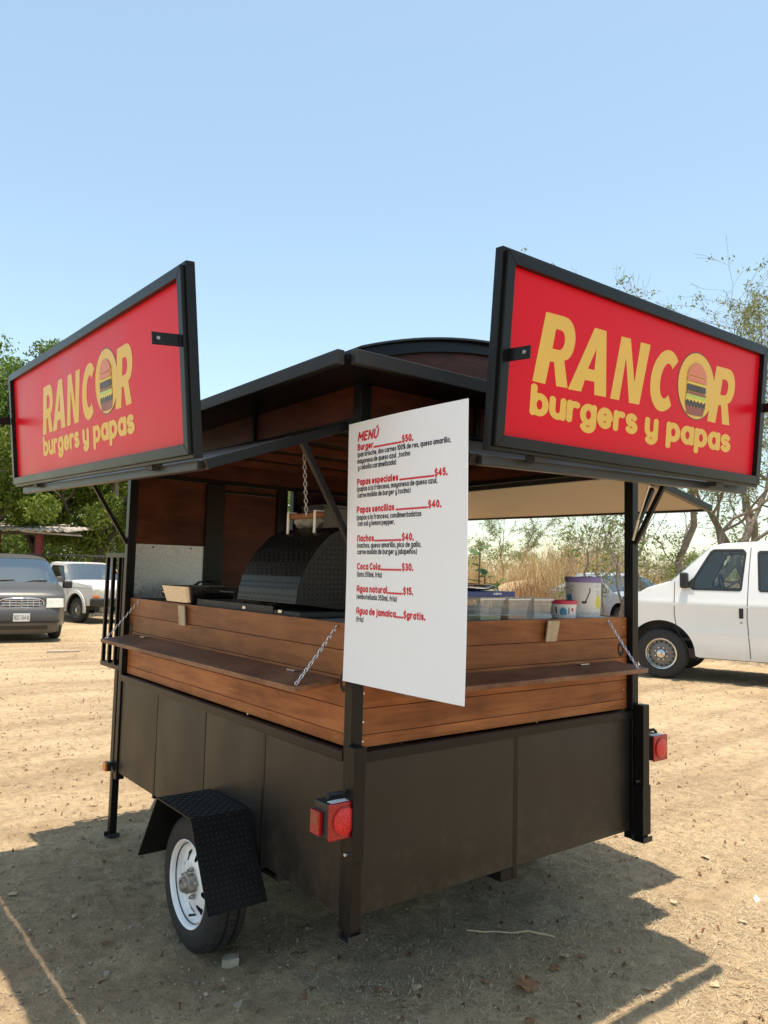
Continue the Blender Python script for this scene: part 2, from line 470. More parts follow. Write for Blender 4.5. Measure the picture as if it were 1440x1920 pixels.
M['tabwood'] = wood('pale wood latch', (.42, .30, .17), (.56, .43, .27), (.66, .54, .38), (3, 3, 3), rough=.6)
M['sauce_g'] = simple('green sauce', (.30, .28, .03), .3, var=.2)
M['sauce_o'] = simple('orange sauce', (.60, .27, .07), .3, var=.2)
M['cloth'] = simple('crumpled plastic bag', (.35, .36, .37), .4, var=.5, scale=30, bstr=.6)
M['cooler'] = simple('grey cooler plastic', (.09, .11, .13), .5)
M['frost'] = None
def clear_plastic(name, tint, fac, rough=.08):
    m, nt, bs = NT(name)
    out = nt.nodes['Material Output']
    tr = node(nt, 'ShaderNodeBsdfTransparent'); tr.inputs[0].default_value = (*tint, 1)
    mx = nt.nodes.new('ShaderNodeMixShader')
    bs.inputs['Base Color'].default_value = (*[min(1, t*.9) for t in tint], 1); bs.inputs['Roughness'].default_value = rough
    bs.inputs['Specular IOR Level'].default_value = .7
    mx.inputs[0].default_value = fac
    nt.links.new(tr.outputs[0], mx.inputs[1]); nt.links.new(bs.outputs[0], mx.inputs[2]); nt.links.new(mx.outputs[0], out.inputs['Surface'])
    return m
M['clear_pl'] = clear_plastic('clear food plastic', (.92, .93, .93), .27)
def window_glass(name, tint, base, fres=.12):
    m, nt, bs = NT(name)
    out = nt.nodes['Material Output']
    tr = node(nt, 'ShaderNodeBsdfTransparent'); tr.inputs[0].default_value = (*tint, 1)
    gl = node(nt, 'ShaderNodeBsdfGlossy', Roughness=.03); gl.inputs[0].default_value = (*base, 1)
    fr = node(nt, 'ShaderNodeFresnel', IOR=1.5)
    ad = node(nt, 'ShaderNodeMath', operation='ADD'); ad.inputs[1].default_value = fres
    nt.links.new(fr.outputs[0], ad.inputs[0])
    mx = nt.nodes.new('ShaderNodeMixShader')
    nt.links.new(ad.outputs[0], mx.inputs[0]); nt.links.new(tr.outputs[0], mx.inputs[1]); nt.links.new(gl.outputs[0], mx.inputs[2])
    nt.links.new(mx.outputs[0], out.inputs['Surface'])
    return m
M['glass'] = window_glass('window glass', (.62, .68, .66), (1, 1, 1), .03)
M['windshield'] = window_glass('windshield glass', (.42, .50, .50), (.9, 1, 1), .22)
M['lamp_glass'] = simple('headlight lens', (.62, .62, .52), .15, var=.15, scale=20, coat=.6)
M['chrome'] = simple('chrome', (.75, .75, .76), .12, 1.0, var=.05)
M['plate_white'] = simple('licence plate', (.75, .75, .72), .4, var=.04)

def car_paint(name, col, dirt, zmid, coat=.6, rough=.3):
    m, nt, bs = NT(name)
    v = coords(nt)
    sx = nt.nodes.new('ShaderNodeSeparateXYZ'); nt.links.new(v, sx.inputs[0])
    n = node(nt, 'ShaderNodeTexNoise', Scale=5.0, Detail=7.0, Roughness=.7); nt.links.new(v, n.inputs['Vector'])
    # road dirt thrown up along the sills
    a = node(nt, 'ShaderNodeMapRange'); a.inputs[1].default_value = zmid; a.inputs[2].default_value = .3; a.inputs[3].default_value = 0; a.inputs[4].default_value = .9
    nt.links.new(sx.outputs[2], a.inputs[0])
    mu = node(nt, 'ShaderNodeMath', operation='MULTIPLY'); nt.links.new(a.outputs[0], mu.inputs[0]); nt.links.new(n.outputs[0], mu.inputs[1])
    mx = node(nt, 'ShaderNodeMix', data_type='RGBA')
    mx.inputs[6].default_value = (*col, 1); mx.inputs[7].default_value = (*dirt, 1)
    nt.links.new(mu.outputs[0], mx.inputs[0]); nt.links.new(mx.outputs[2], bs.inputs['Base Color'])
    bs.inputs['Roughness'].default_value = rough; bs.inputs['Coat Weight'].default_value = coat; bs.inputs['Coat Roughness'].default_value = .08
    return m
M['van_white'] = car_paint('white van paint', (.82, .82, .81), (.40, .31, .22), .60)
M['mini_grey'] = car_paint('dusty graphite paint', (.066, .063, .063), (.14, .12, .10), .6, .2, .42)
M['pick_white'] = car_paint('chalky white paint', (.74, .73, .70), (.36, .29, .20), .8, .15, .5)
M['silver'] = car_paint('pale silver paint', (.50, .54, .57), (.30, .25, .18), .6)
M['trim'] = simple('black trim plastic', (.02, .02, .021), .5, var=.2)
M['seat'] = simple('dark car seat', (.05, .052, .056), .8)
M['red_post'] = simple('dark red post paint', (.20, .018, .022), .55, var=.2)
M['asbestos'] = simple('weathered corrugated sheet', (.42, .38, .33), .8, var=.35, scale=4)
M['concrete'] = simple('concrete', (.45, .43, .40), .85, var=.15)

def ground_mat():
    m, nt, bs = NT('dry dirt')
    v = coords(nt)
    L = nt.links
    n1 = node(nt, 'ShaderNodeTexNoise', Scale=.55, Detail=9.0, Roughness=.62); L.new(v, n1.inputs['Vector'])
    n2 = node(nt, 'ShaderNodeTexNoise', Scale=14.0, Detail=8.0, Roughness=.7); L.new(v, n2.inputs['Vector'])
    n3 = node(nt, 'ShaderNodeTexNoise', Scale=90.0, Detail=4.0, Roughness=.75); L.new(v, n3.inputs['Vector'])
    vo = node(nt, 'ShaderNodeTexVoronoi', Scale=70.0); L.new(v, vo.inputs['Vector'])
    r1 = ramp(nt, [(.30, (.38, .283, .180)), (.5, (.505, .378, .235)), (.68, (.585, .45, .285))]); L.new(n1.outputs[0], r1.inputs[0])
    vs = coords(nt, (.30, 2.4, 1), rot=(0, 0, rad(35)))
    n6 = node(nt, 'ShaderNodeTexNoise', Scale=1.0, Detail=5.0, Roughness=.55); L.new(vs, n6.inputs['Vector'])
    r6 = ramp(nt, [(.36, (.80, .78, .76)), (.52, (1.0, 1.0, 1.0)), (.68, (1.10, 1.09, 1.06))]); L.new(n6.outputs[0], r6.inputs[0])
    m6 = node(nt, 'ShaderNodeMix', data_type='RGBA', blend_type='MULTIPLY'); m6.inputs[0].default_value = 1
    L.new(r1.outputs[0], m6.inputs[6]); L.new(r6.outputs[0], m6.inputs[7])
    r2 = ramp(nt, [(.28, (.62, .60, .58)), (.5, (.95, .95, .95)), (.72, (1.22, 1.2, 1.15))]); L.new(n2.outputs[0], r2.inputs[0])
    mu = node(nt, 'ShaderNodeMix', data_type='RGBA', blend_type='MULTIPLY'); mu.inputs[0].default_value = 1
    L.new(m6.outputs[2], mu.inputs[6]); L.new(r2.outputs[0], mu.inputs[7])
    r3 = ramp(nt, [(.3, (.7, .68, .66)), (.5, (1, 1, 1)), (.75, (1.25, 1.22, 1.18))]); L.new(n3.outputs[0], r3.inputs[0])
    m2 = node(nt, 'ShaderNodeMix', data_type='RGBA', blend_type='MULTIPLY'); m2.inputs[0].default_value = .8
    L.new(mu.outputs[2], m2.inputs[6]); L.new(r3.outputs[0], m2.inputs[7])
    # grit of another colour
    r4 = ramp(nt, [(.0, (1, 1, 1)), (.12, (0, 0, 0))]); L.new(vo.outputs['Distance'], r4.inputs[0])
    rc = ramp(nt, [(0, (.16, .14, .125)), (.6, (.30, .26, .22)), (1, (.52, .48, .42))]); L.new(vo.outputs['Color'], rc.inputs[0])
    m3 = node(nt, 'ShaderNodeMix', data_type='RGBA'); L.new(r4.outputs[0], m3.inputs[0]); L.new(m2.outputs[2], m3.inputs[6]); L.new(rc.outputs[0], m3.inputs[7])
    # flecks of dead leaf and bark
    n5 = node(nt, 'ShaderNodeTexNoise', Scale=26.0, Detail=3.0, Roughness=.55, Distortion=.8); L.new(v, n5.inputs['Vector'])
    r5 = ramp(nt, [(.66, (0, 0, 0)), (.71, (1, 1, 1))]); L.new(n5.outputs[0], r5.inputs[0])
    m5 = node(nt, 'ShaderNodeMix', data_type='RGBA'); m5.inputs[7].default_value = (.15, .095, .055, 1)
    mf = node(nt, 'ShaderNodeMath', operation='MULTIPLY'); mf.inputs[1].default_value = .75
    L.new(r5.outputs[0], mf.inputs[0]); L.new(mf.outputs[0], m5.inputs[0]); L.new(m3.outputs[2], m5.inputs[6])
    L.new(m5.outputs[2], bs.inputs['Base Color'])
    bs.inputs['Roughness'].default_value = .95; bs.inputs['Specular IOR Level'].default_value = .15
    ad = node(nt, 'ShaderNodeMath', operation='MULTIPLY_ADD'); ad.inputs[1].default_value = .35
    L.new(n3.outputs[0], ad.inputs[0]); L.new(n2.outputs[0], ad.inputs[2])
    bump(nt, bs, ad.outputs[0], .85, .045)
    return m
M['ground'] = ground_mat()

def leafy(name, c0, c1, c2, transl=.35, rough=.55):
    m, nt, bs = NT(name)
    out = nt.nodes['Material Output']
    g = nt.nodes.new('ShaderNodeNewGeometry')
    r = ramp(nt, [(0, c0), (.5, c1), (1, c2)]); nt.links.new(g.outputs['Random Per Island'], r.inputs[0])
    nt.links.new(r.outputs[0], bs.inputs['Base Color']); bs.inputs['Roughness'].default_value = rough
    bs.inputs['Specular IOR Level'].default_value = .3
    t = nt.nodes.new('ShaderNodeBsdfTranslucent'); nt.links.new(r.outputs[0], t.inputs['Color'])
    mx = nt.nodes.new('ShaderNodeMixShader'); mx.inputs[0].default_value = transl
    nt.links.new(bs.outputs[0], mx.inputs[1]); nt.links.new(t.outputs[0], mx.inputs[2]); nt.links.new(mx.outputs[0], out.inputs['Surface'])
    return m
M['leaf'] = leafy('tree leaf', (.06, .105, .016), (.11, .18, .026), (.19, .27, .045))
M['leaf2'] = leafy('yellow green leaf', (.08, .13, .018), (.15, .21, .03), (.24, .29, .05))
M['leaf_dry'] = leafy('sparse leaf', (.09, .13, .03), (.16, .21, .05), (.27, .29, .08))
M['leaf_plant'] = leafy('broad plant leaf', (.04, .09, .02), (.06, .12, .03), (.09, .16, .04), .25)
M['straw'] = leafy('dry straw', (.36, .25, .12), (.50, .36, .18), (.62, .47, .26), .3, .8)
M['straw_red'] = leafy('reddish dry weed', (.24, .12, .055), (.36, .20, .09), (.46, .30, .15), .3, .8)
M['litter'] = leafy('straw litter', (.34, .27, .17), (.52, .43, .28), (.70, .60, .42), .15, .9)
M['twig'] = simple('grey bark', (.20, .165, .13), .9, var=.3, scale=6, bstr=.4, bscale=30)
M['bark'] = simple('dark bark', (.10, .08, .065), .9, var=.3, scale=6, bstr=.5, bscale=30)
M['dryleaf'] = simple('dry brown leaf', (.33, .17, .08), .8, var=.3, scale=40)
M['paleleaf'] = simple('pale dry leaf', (.50, .38, .24), .8, var=.2, scale=40)
M['stone'] = simple('pale stone', (.36, .30, .235), .9, var=.3, scale=25, bstr=.5, bscale=50)
M['pebble'] = leafy('pebbles', (.17, .14, .11), (.31, .25, .18), (.44, .36, .26), .0, .9)
M['brush'] = leafy('brown cut brush', (.10, .045, .02), (.17, .08, .04), (.24, .13, .07), .1, .9)
M['eave'] = black_paint('sun lightened black trim enamel', (.018, .019, .020), .36, 0, .02, .4)  # black enamel, colour lightened to stand for grazing sun and sky reflection
# ------------------------------------------------------------------ ground
def vnoise(x, y, s, seed):
    g = np.random.default_rng(seed).random((256, 256))
    u, v = np.asarray(x)*s+1000.3, np.asarray(y)*s+1000.7
    i, j = np.floor(u).astype(int), np.floor(v).astype(int)
    a, b = u-i, v-j
    a = a*a*(3-2*a); b = b*b*(3-2*b)
    G = lambda p, q: g[p % 256, q % 256]
    return (G(i, j)*(1-a)+G(i+1, j)*a)*(1-b)+(G(i, j+1)*(1-a)+G(i+1, j+1)*a)*b-.5

def sstep(t, a, b):
    t = np.clip((np.asarray(t, float)-a)/(b-a), 0, 1)
    return t*t*(3-2*t)

def cam_xy(px, depth):         # ground position of a column of the picture at a distance, for laying the place out
    lat = (px-720)/1439.5*depth
    return (CAM.x+fwd.x/math.cos(PITCH)*depth+rgt.x*lat, CAM.y+fwd.y/math.cos(PITCH)*depth+rgt.y*lat)

MOUND = cam_xy(1000, 27)
def ground_z(x, y, fine=True):
    x = np.asarray(x, float); y = np.asarray(y, float)
    d = np.hypot(x-.6, y-.6)
    z = .12*sstep(x-.45*y, 3.5, 7.0)*sstep(40-x, 0, 12)
    z = z + .05*vnoise(x, y, .35, 1)*sstep(d, 3.0, 7)
    md = np.hypot((x-MOUND[0])/7.5, (y-MOUND[1])/6.0)
    z = z + 1.25*np.exp(-md**2*1.3)*(1+.5*vnoise(x, y, .5, 5))
    z = z + .9*sstep(np.hypot(x+1.6, y+2.3), 45, 140)
    if fine:
        k = sstep(14-d, 0, 8)
        z = z + k*(.022*vnoise(x, y, 2.3, 2)+.018*vnoise(x, y, 6.5, 3)+.013*vnoise(x, y, 17, 4)+.010*vnoise(x, y, 36, 8))
    return z

def axis_lines(lo, hi, step, far):
    a = [lo+step*i for i in range(int((hi-lo)/step)+1)]
    s, p = step, a[-1]; right = []
    while p < far:
        s *= 1.09; p += s; right.append(p)
    s, p = step, lo; left = []
    while p > -far:
        s *= 1.09; p -= s; left.append(p)
    return np.array(left[::-1]+a+right)
gx = axis_lines(-2.2, 4.6, .026, 1500); gy = axis_lines(-2.2, 4.6, .026, 1500)
GX, GY = np.meshgrid(gx, gy, indexing='ij')
GZ = ground_z(GX, GY)
nv = np.stack([GX, GY, GZ], -1).reshape(-1, 3)
nx, ny = len(gx), len(gy)
idx = np.arange(nx*ny).reshape(nx, ny)
quads = np.stack([idx[:-1, :-1], idx[1:, :-1], idx[1:, 1:], idx[:-1, 1:]], -1).reshape(-1, 4)

def fast_mesh(name, verts, faces, mat, kind=None, parent=None, smooth=False):
    me = bpy.data.meshes.new(name)
    faces = np.asarray(faces, np.int32); k = faces.shape[1]
    me.vertices.add(len(verts)); me.vertices.foreach_set('co', np.asarray(verts, np.float32).ravel())
    me.loops.add(faces.size); me.loops.foreach_set('vertex_index', faces.ravel())
    me.polygons.add(len(faces)); me.polygons.foreach_set('loop_start', np.arange(0, faces.size, k, dtype=np.int32))
    me.update(calc_edges=True); me.validate()
    if smooth: me.shade_smooth()
    me.materials.append(mat)
    o = bpy.data.objects.new(name, me); COL.objects.link(o)
    if parent: o.parent = parent
    if kind: o['kind'] = kind
    return o
tag(fast_mesh('ground', nv, quads, M['ground'], 'structure', smooth=True), 'pale dry dirt ground of the open lot')

def blades(name, P, Ht, Wd, lean, mat, segs=2, label=None, cat=None, parent=None, kind='stuff', flat=False):
    """many thin curved blades; P base points (n,3), Ht heights, Wd widths, lean = horizontal reach"""
    n = len(P)
    th = rng.random(n)*2*np.pi
    d = np.stack([np.cos(th), np.sin(th), 0*th], -1)
    s = np.stack([-np.sin(th+rng.normal(0, .6, n)), np.cos(th), 0*th], -1)
    rows = []
    for k in range(segs+1):
        t = k/segs
        c = P + d*(lean*t**1.6)[:, None]
        c[:, 2] += Ht*(t if not flat else math.sin(math.pi*min(t, .999))*.9+.05)
        w = (Wd*(1-.75*t))[:, None]*s/2
        rows += [c-w, c+w]
    V = np.stack(rows, 1).reshape(-1, 3)
    m = 2*(segs+1)
    F = []
    base = np.arange(n)*m
    for k in range(segs):
        F.append(np.stack([base+2*k, base+2*k+1, base+2*k+3, base+2*k+2], -1))
    o = fast_mesh(name, V, np.concatenate(F), mat, kind, parent)
    return tag(o, label, cat)

# straw litter lying on the dirt, thickest behind and right of the trailer
n = 52000
px = np.concatenate([rng.normal(1.6, 1.5, n), rng.uniform(-3.5, 7, n//2)]); py = np.concatenate([rng.normal(.0, 1.0, n), rng.uniform(-2.2, 8, n//2)])
keep = np.concatenate([np.full(n, True), rng.random(n//2) < .45]) & (np.hypot(px-CAM.x, py-CAM.y) > .6)
dens = vnoise(px, py, 1.6, 21)+.5*vnoise(px, py, 5, 22)
keep &= (dens > -.18) & ((px > .1) | (rng.random(len(px)) < .22))
px, py = px[keep], py[keep]
P = np.stack([px, py, ground_z(px, py)+.001], -1)
blades('straw_litter', P, rng.uniform(.002, .012, len(P)), rng.uniform(.0014, .0036, len(P)), rng.uniform(.015, .075, len(P)), M['litter'], 2,
       'pale straw litter and dead grass strewn over the dirt', 'dry grass', flat=True)

# flecks of bark and dead leaf
n = 9000
px = rng.uniform(-6, 12, n); py = rng.uniform(-2, 16, n)
k = np.hypot(px-CAM.x, py-CAM.y) > 1.0
px, py = px[k], py[k]
P = np.stack([px, py, ground_z(px, py)+.002], -1)
blades('bark_flecks', P, rng.uniform(.004, .02, len(P)), rng.uniform(.006, .020, len(P)), rng.uniform(.015, .06, len(P)), M['brush'], 2, 'dark flecks of bark and dead leaf strewn over the lot', 'leaf litter', flat=True)

# pebbles and grit, too many to count
def pebble_field(name, px, py, sz, mat, label):
    n = len(px)
    base = np.array([(1,0,0),(-1,0,0),(0,1,0),(0,-1,0),(0,0,1),(0,0,-1)], float)
    fc = np.array([(0,2,4),(2,1,4),(1,3,4),(3,0,4),(2,0,5),(1,2,5),(3,1,5),(0,3,5)])
    V = base[None]*sz[:, None, None]*rng.uniform(.6, 1.3, (n, 6, 1))*np.array([1, .8, .6])
    a = rng.random(n)*6.28; c, s = np.cos(a)[:, None], np.sin(a)[:, None]
    V = np.stack([V[..., 0]*c-V[..., 1]*s, V[..., 0]*s+V[..., 1]*c, V[..., 2]], -1)
    V += np.stack([px, py, ground_z(px, py)+sz*.2], -1)[:, None]
    F = (fc[None]+(np.arange(n)*6)[:, None, None]).reshape(-1, 3)
    return tag(fast_mesh(name, V.reshape(-1, 3), F, mat, 'stuff'), label, 'gravel')
n = 24000
px = np.concatenate([rng.normal(-.5, .9, n//2), rng.uniform(-3, 6, n//2)]); py = np.concatenate([rng.normal(.6, 1.2, n//2), rng.uniform(-2, 7, n//2)])
sz = np.minimum(.0020+rng.exponential(.0021, n), .015)
pebble_field('gravel', px, py, sz, M['pebble'], 'fine gravel and grit scattered over the dirt')

def rock(name, loc, size, seed, label, group=None, mat=None, cat='stone'):
    rr = random.Random(seed)
    me_v, me_f = [], []
    n, m = 9, 6
    for i in range(m+1):
        ph = math.pi*i/m
        for j in range(n):
            t = 2*math.pi*j/n
            k = 1+rr.uniform(-.2, .2)
            x, y, z = math.sin(ph)*math.cos(t), math.sin(ph)*math.sin(t), math.cos(ph)
            q = rr.uniform(.52, .62); x = max(-q, min(.66, x*k)); y = max(-.6, min(q+.05, y*k)); z = max(-.6, min(.5+.2*x, z*k))
            me_v.append((x*size[0], y*size[1], z*size[2]))
    for i in range(m):
        for j in range(n):
            me_f.append((i*n+j, (i+1)*n+j, (i+1)*n+(j+1) % n, i*n+(j+1) % n))
    z = float(ground_z(loc[0], loc[1])) if len(loc) == 2 else loc[2]
    o = obj_from(name, me_v, me_f, mat or M['stone'], smooth=22, loc=(loc[0], loc[1], z+size[2]*.45))
    o.rotation_euler = (0, 0, rr.uniform(0, 6))
    return tag(o, label, cat, group)
# ------------------------------------------------------------------ food trailer (corner post at the origin, X along the rear, Y along the side)
W, L = 1.769, 2.43
ZB, ZM, ZP, ZT = .407, .947, .988, 1.445
tr = empty('food_trailer', (0, 0, 0), label='black and wood food trailer with red sign awnings on two sides', cat='food trailer')

for x, y in ((0, 0), (W-.05, 0), (0, L-.05), (W-.05, L-.05)):
    MB().box(x, y, ZB-.045, x+.05, y+.05, 2.345).obj('post', M['black'], tr, .003)

def dished(name, a0, a1, z0, z1, fn, mat, parent, depth=.004, n=10):
    V, F = [], []
    for i in range(n+1):
        for j in range(n+1):
            u, v = i/n, j/n
            b = depth*(math.sin(math.pi*u)**.5)*(math.sin(math.pi*v)**.5)
            V.append(fn(a0+(a1-a0)*u, z0+(z1-z0)*v, b))
    for i in range(n):
        for j in range(n):
            k = i*(n+1)+j
            F.append((k, k+n+1, k+n+2, k+1))
    m = len(V)
    ring = [i*(n+1) for i in range(n+1)] + [n*(n+1)+j for j in range(1, n+1)] + [i*(n+1)+n for i in range(n-1, -1, -1)] + [j for j in range(n-1, 0, -1)]
    for k in ring:
        i, j = divmod(k, n+1)
        V.append(fn(a0+(a1-a0)*i/n, z0+(z1-z0)*j/n, -.012))
    for q in range(len(ring)):
        r = (q+1) % len(ring)
        F.append((ring[q], m+q, m+r, ring[r]))
    return obj_from(name, V, F, mat, parent, smooth=30)

seams_s = [.052, .641, 1.223, 1.826, L-.052]
seams_r = [.052, .882, W-.052]
for k in range(4):
    dished('metal_panel', seams_s[k]+.006, seams_s[k+1]-.006, ZB+random.uniform(-.002, .002), ZM-.003, lambda a, z, b: (.010-b, a, z), M['panel'], tr)
    dished('metal_panel', seams_s[k]+.006, seams_s[k+1]-.006, ZB, ZM-.003, lambda a, z, b: (W-.010+b, a, z), M['panel'], tr)
for k in range(2):
    dished('metal_panel', seams_r[k]+.007, seams_r[k+1]-.007, ZB, ZM-.003, lambda a, z, b: (a, .010-b, z), M['panel'], tr, .003)
    dished('metal_panel', seams_r[k]+.007, seams_r[k+1]-.007, ZB, ZM-.003, lambda a, z, b: (a, L-.010+b, z), M['panel'], tr, .003)
for y in seams_s[1:-1]:
    MB().box(.008, y-.012, ZB-.02, .035, y+.012, ZM-.002).obj('upright', M['black'], tr, .002)
for x in seams_r[1:-1]:
    MB().box(x-.014, .009, ZB-.045, x+.014, .04, ZM-.002).obj('upright', M['black'], tr, .002)
# rails under the planks and along the bottom
for nm, b in (('rail', (-.003, .0505, ZM, .046, L-.0505, ZP-.004)), ('rail', (.0505, -.003, ZM, W-.0505, .046, ZP-.004)),
              ('rail', (W-.046, .0505, ZM, W+.003, L-.0505, ZP-.004)), ('rail', (.0505, L-.046, ZM, W-.0505, L+.003, ZP-.004)),
              ('bottom_rail', (.03, .0505, ZB-.0, .07, L-.0505, ZB+.05)), ('bottom_rail', (W-.07, .0505, ZB, W-.03, L-.0505, ZB+.05)),
              ('bottom_rail', (.0505, .03, ZB+.001, W-.0505, .07, ZB+.051)), ('bottom_rail', (.0505, L-.07, ZB+.001, W-.0505, L-.03, ZB+.051)),
              ('cross_member', (.80, .012, ZB-.05, .90, L-.05, ZB-.003)), ('floor_panel', (.071, .071, ZB+.01, W-.071, L-.071, ZB+.035))):
    MB().box(*b).obj(nm, M['black'], tr, .003)
# planks
PZ = [.990, 1.036, 1.133, 1.245, 1.342, ZT]
for k in range(5):
    z0, z1 = PZ[k]+.0011, PZ[k+1]-.0011
    MB().box(.034, .051, z0, .052, L-.051, z1).obj('plank', M['plank_side'], tr, .0012)
    MB().box(.053, .034, z0, W-.051, .052, z1).obj('plank', M['plank_rear'], tr, .0012)
    MB().box(W-.052, .053, z0, W-.034, L-.051, z1).obj('plank', M['plank_side'], tr, .0012)
MB().box(.054, .054, PZ[0], .058, L-.054, ZT-.004).obj('backing_sheet', M['dark_int'], tr)
MB().box(.060, .054, PZ[0], W-.06, .058, ZT-.004).obj('backing_sheet', M['dark_int'], tr)
# worktops just behind the planks
MB().box(.0585, .40, ZT-.03, .62, L-.06, ZT-.006).obj('worktop', M['black_worn'], tr, .003)
MB().box(.0585, .0585, ZT-.03, W-.053, .399, ZT-.005).obj('worktop', M['grey_lid'], tr, .003)
MB().box(W-.36, .40, ZT-.03, W-.053, L-.06, ZT-.006).obj('worktop', M['black_worn'], tr, .003)
# screws along the plank ends
for yy in (.075, L-.075):
    for k in range(5):
        MB().lathe([(.0, -.003), (.004, -.002), (.005, .001)], 8, (.034, yy, (PZ[k]+PZ[k+1])/2), 'x').obj('screw', M['chain'], tr)
for xx in (.075, W-.075):
    for k in range(5):
        MB().lathe([(.0, -.003), (.004, -.002), (.005, .001)], 8, (xx, .034, (PZ[k]+PZ[k+1])/2), 'y').obj('screw', M['chain'], tr)
# oval hand holes with dark lining
def oval(cx, cz, plane):
    V, F = [], []
    n = 18
    for r, d in ((1, -.003), (1, .001), (.78, -.0045), (.0, .006)):
        for j in range(n):
            a = 2*math.pi*j/n
            p, q = cx+math.cos(a)*.024*r, cz+math.sin(a)*.037*r
            V.append((.034+d, p, q) if plane == 'side' else (p, .034+d, q))
    for i, k in ((1, 0), (0, 2), (2, 3)):
        for j in range(n):
            F.append((i*n+j, i*n+(j+1) % n, k*n+(j+1) % n, k*n+j))
    obj_from('hand_hole', V, F, M['rubber'], tr, smooth=40)
oval(2.345, 1.262, 'side'); oval(.105, 1.225, 'side'); oval(1.668, 1.287, 'rear')

# fold-down shelves with chains
def chain_mesh(a, b, sag=.0, link=.021, th=.0019):
    a, b = Vector(a), Vector(b)
    n = max(4, int((b-a).length*(1+sag)/(link*.72)))
    pts = [a.lerp(b, i/n)+Vector((0, 0, -sag*4*(i/n)*(1-i/n)*(b-a).length)) for i in range(n+1)]
    mb = MB()
    for i in range(n):
        p, q = pts[i], pts[i+1]
        d = (q-p).normalized(); c = (p+q)/2
        s = d.cross(Vector((0, 0, 1)))
        if s.length < .05: s = d.cross(Vector((1, 0, 0)))
        s.normalize()
        if i % 2: s = d.cross(s)
        ring = [c+d*(math.cos(t)*link*.5)+s*(math.sin(t)*link*.27) for t in [2*math.pi*k/10 for k in range(10)]]
        mb.tube(ring, th, 5, closed=True)
    return mb
sh = MB().hexa([(-.163, .135, 1.196), (.033, .135, 1.214), (.033, 2.29, 1.214), (-.163, 2.29, 1.190), (-.163, .135, 1.216), (.033, .135, 1.234), (.033, 2.29, 1.234), (-.163, 2.29, 1.210)]).obj('fold_down_shelf', M['shelf'], tr, .002)
chain_mesh((.030, .155, 1.43), (-.150, .150, 1.222), .01).obj('chain', M['chain'], sh, smooth=60)
chain_mesh((.030, 2.235, 1.43), (-.150, 2.24, 1.214), .01).obj('chain', M['chain'], sh, smooth=60)
for y in (.42, 2.05): MB().box(-.01, y-.03, 1.2335, .0335, y+.03, 1.2375).obj('hinge', M['chain'], sh)
sh2 = MB().hexa([(.12, -.150, 1.194), (1.625, -.150, 1.194), (1.625, .033, 1.212), (.12, .033, 1.212), (.12, -.150, 1.214), (1.625, -.150, 1.214), (1.625, .033, 1.232), (.12, .033, 1.232)]).obj('fold_down_shelf', M['shelf'], tr, .002)
chain_mesh((1.560, .030, 1.43), (1.565, -.132, 1.218), .01).obj('chain', M['chain'], sh2, smooth=60)
chain_mesh((.20, .030, 1.43), (.19, -.132, 1.218), .01).obj('chain', M['chain'], sh2, smooth=60)
for x in (.42, 1.33): MB().box(x-.03, -.01, 1.2315, x+.03, .0335, 1.2355).obj('hinge', M['chain'], sh2)
# pale wooden turn latches on the top planks
MB().hexa([(.012, 1.515, 1.335), (.018, 1.515, 1.335), (.018, 1.594, 1.335), (.012, 1.594, 1.335), (.012, 1.535, 1.437), (.018, 1.535, 1.437), (.018, 1.617, 1.437), (.012, 1.617, 1.437)]).obj('turn_latch', M['tabwood'], tr, .001)
MB().hexa([(1.074, .010, 1.345), (1.146, .010, 1.345), (1.146, .018, 1.345), (1.074, .018, 1.345), (1.090, .010, 1.438), (1.172, .010, 1.438), (1.172, .018, 1.438), (1.090, .018, 1.438)]).obj('turn_latch', M['tabwood'], tr, .001)
for p in ((.018, 1.575, 1.42), (1.13, .018, 1.42)):
    d = (.017, 0, 0) if p[1] > 1 else (0, .017, 0)
    MB().tube([p, (p[0]+d[0], p[1]+d[1], p[2])], .004, 8).obj('latch_pin', M['chain'], tr)

# front wall
yw = L-.045
MB().box(.051, yw, ZT, .50, yw+.012, 2.19).obj('plywood_panel', M['plywood'], tr)
MB().box(.629, yw, ZP, 1.03, yw+.012, 2.135).obj('plywood_panel', M['plywood'], tr)
MB().box(.629, yw, 2.155, 1.03, yw+.012, 2.19).obj('plywood_panel', M['plywood'], tr)
MB().box(1.195, yw, ZP, W-.051, yw+.012, 2.19).obj('plywood_panel', M['plywood'], tr)
MB().box(.051, yw, ZP, .50, yw+.012, ZT-.002).obj('plywood_panel', M['plywood'], tr)
for x0, x1 in ((.501, .628), (1.031, 1.110), (1.156, 1.194)):
    MB().box(x0, yw-.02, ZP, x1, yw+.03, 2.189).obj('stud', M['black'], tr, .003)
MB().box(.63, yw-.012, 2.136, 1.03, yw+.025, 2.154).obj('stud', M['black'], tr, .002)
MB().box(.052, yw-.006, ZT-.004, .499, yw-.002, 1.775).obj('splash_sheet', M['galv'], tr)
for x in (.16, .41): MB().lathe([(.0, -.004), (.005, -.003), (.006, 0)], 8, (x, yw-.006, 1.758), 'y').obj('screw', M['black'], tr)

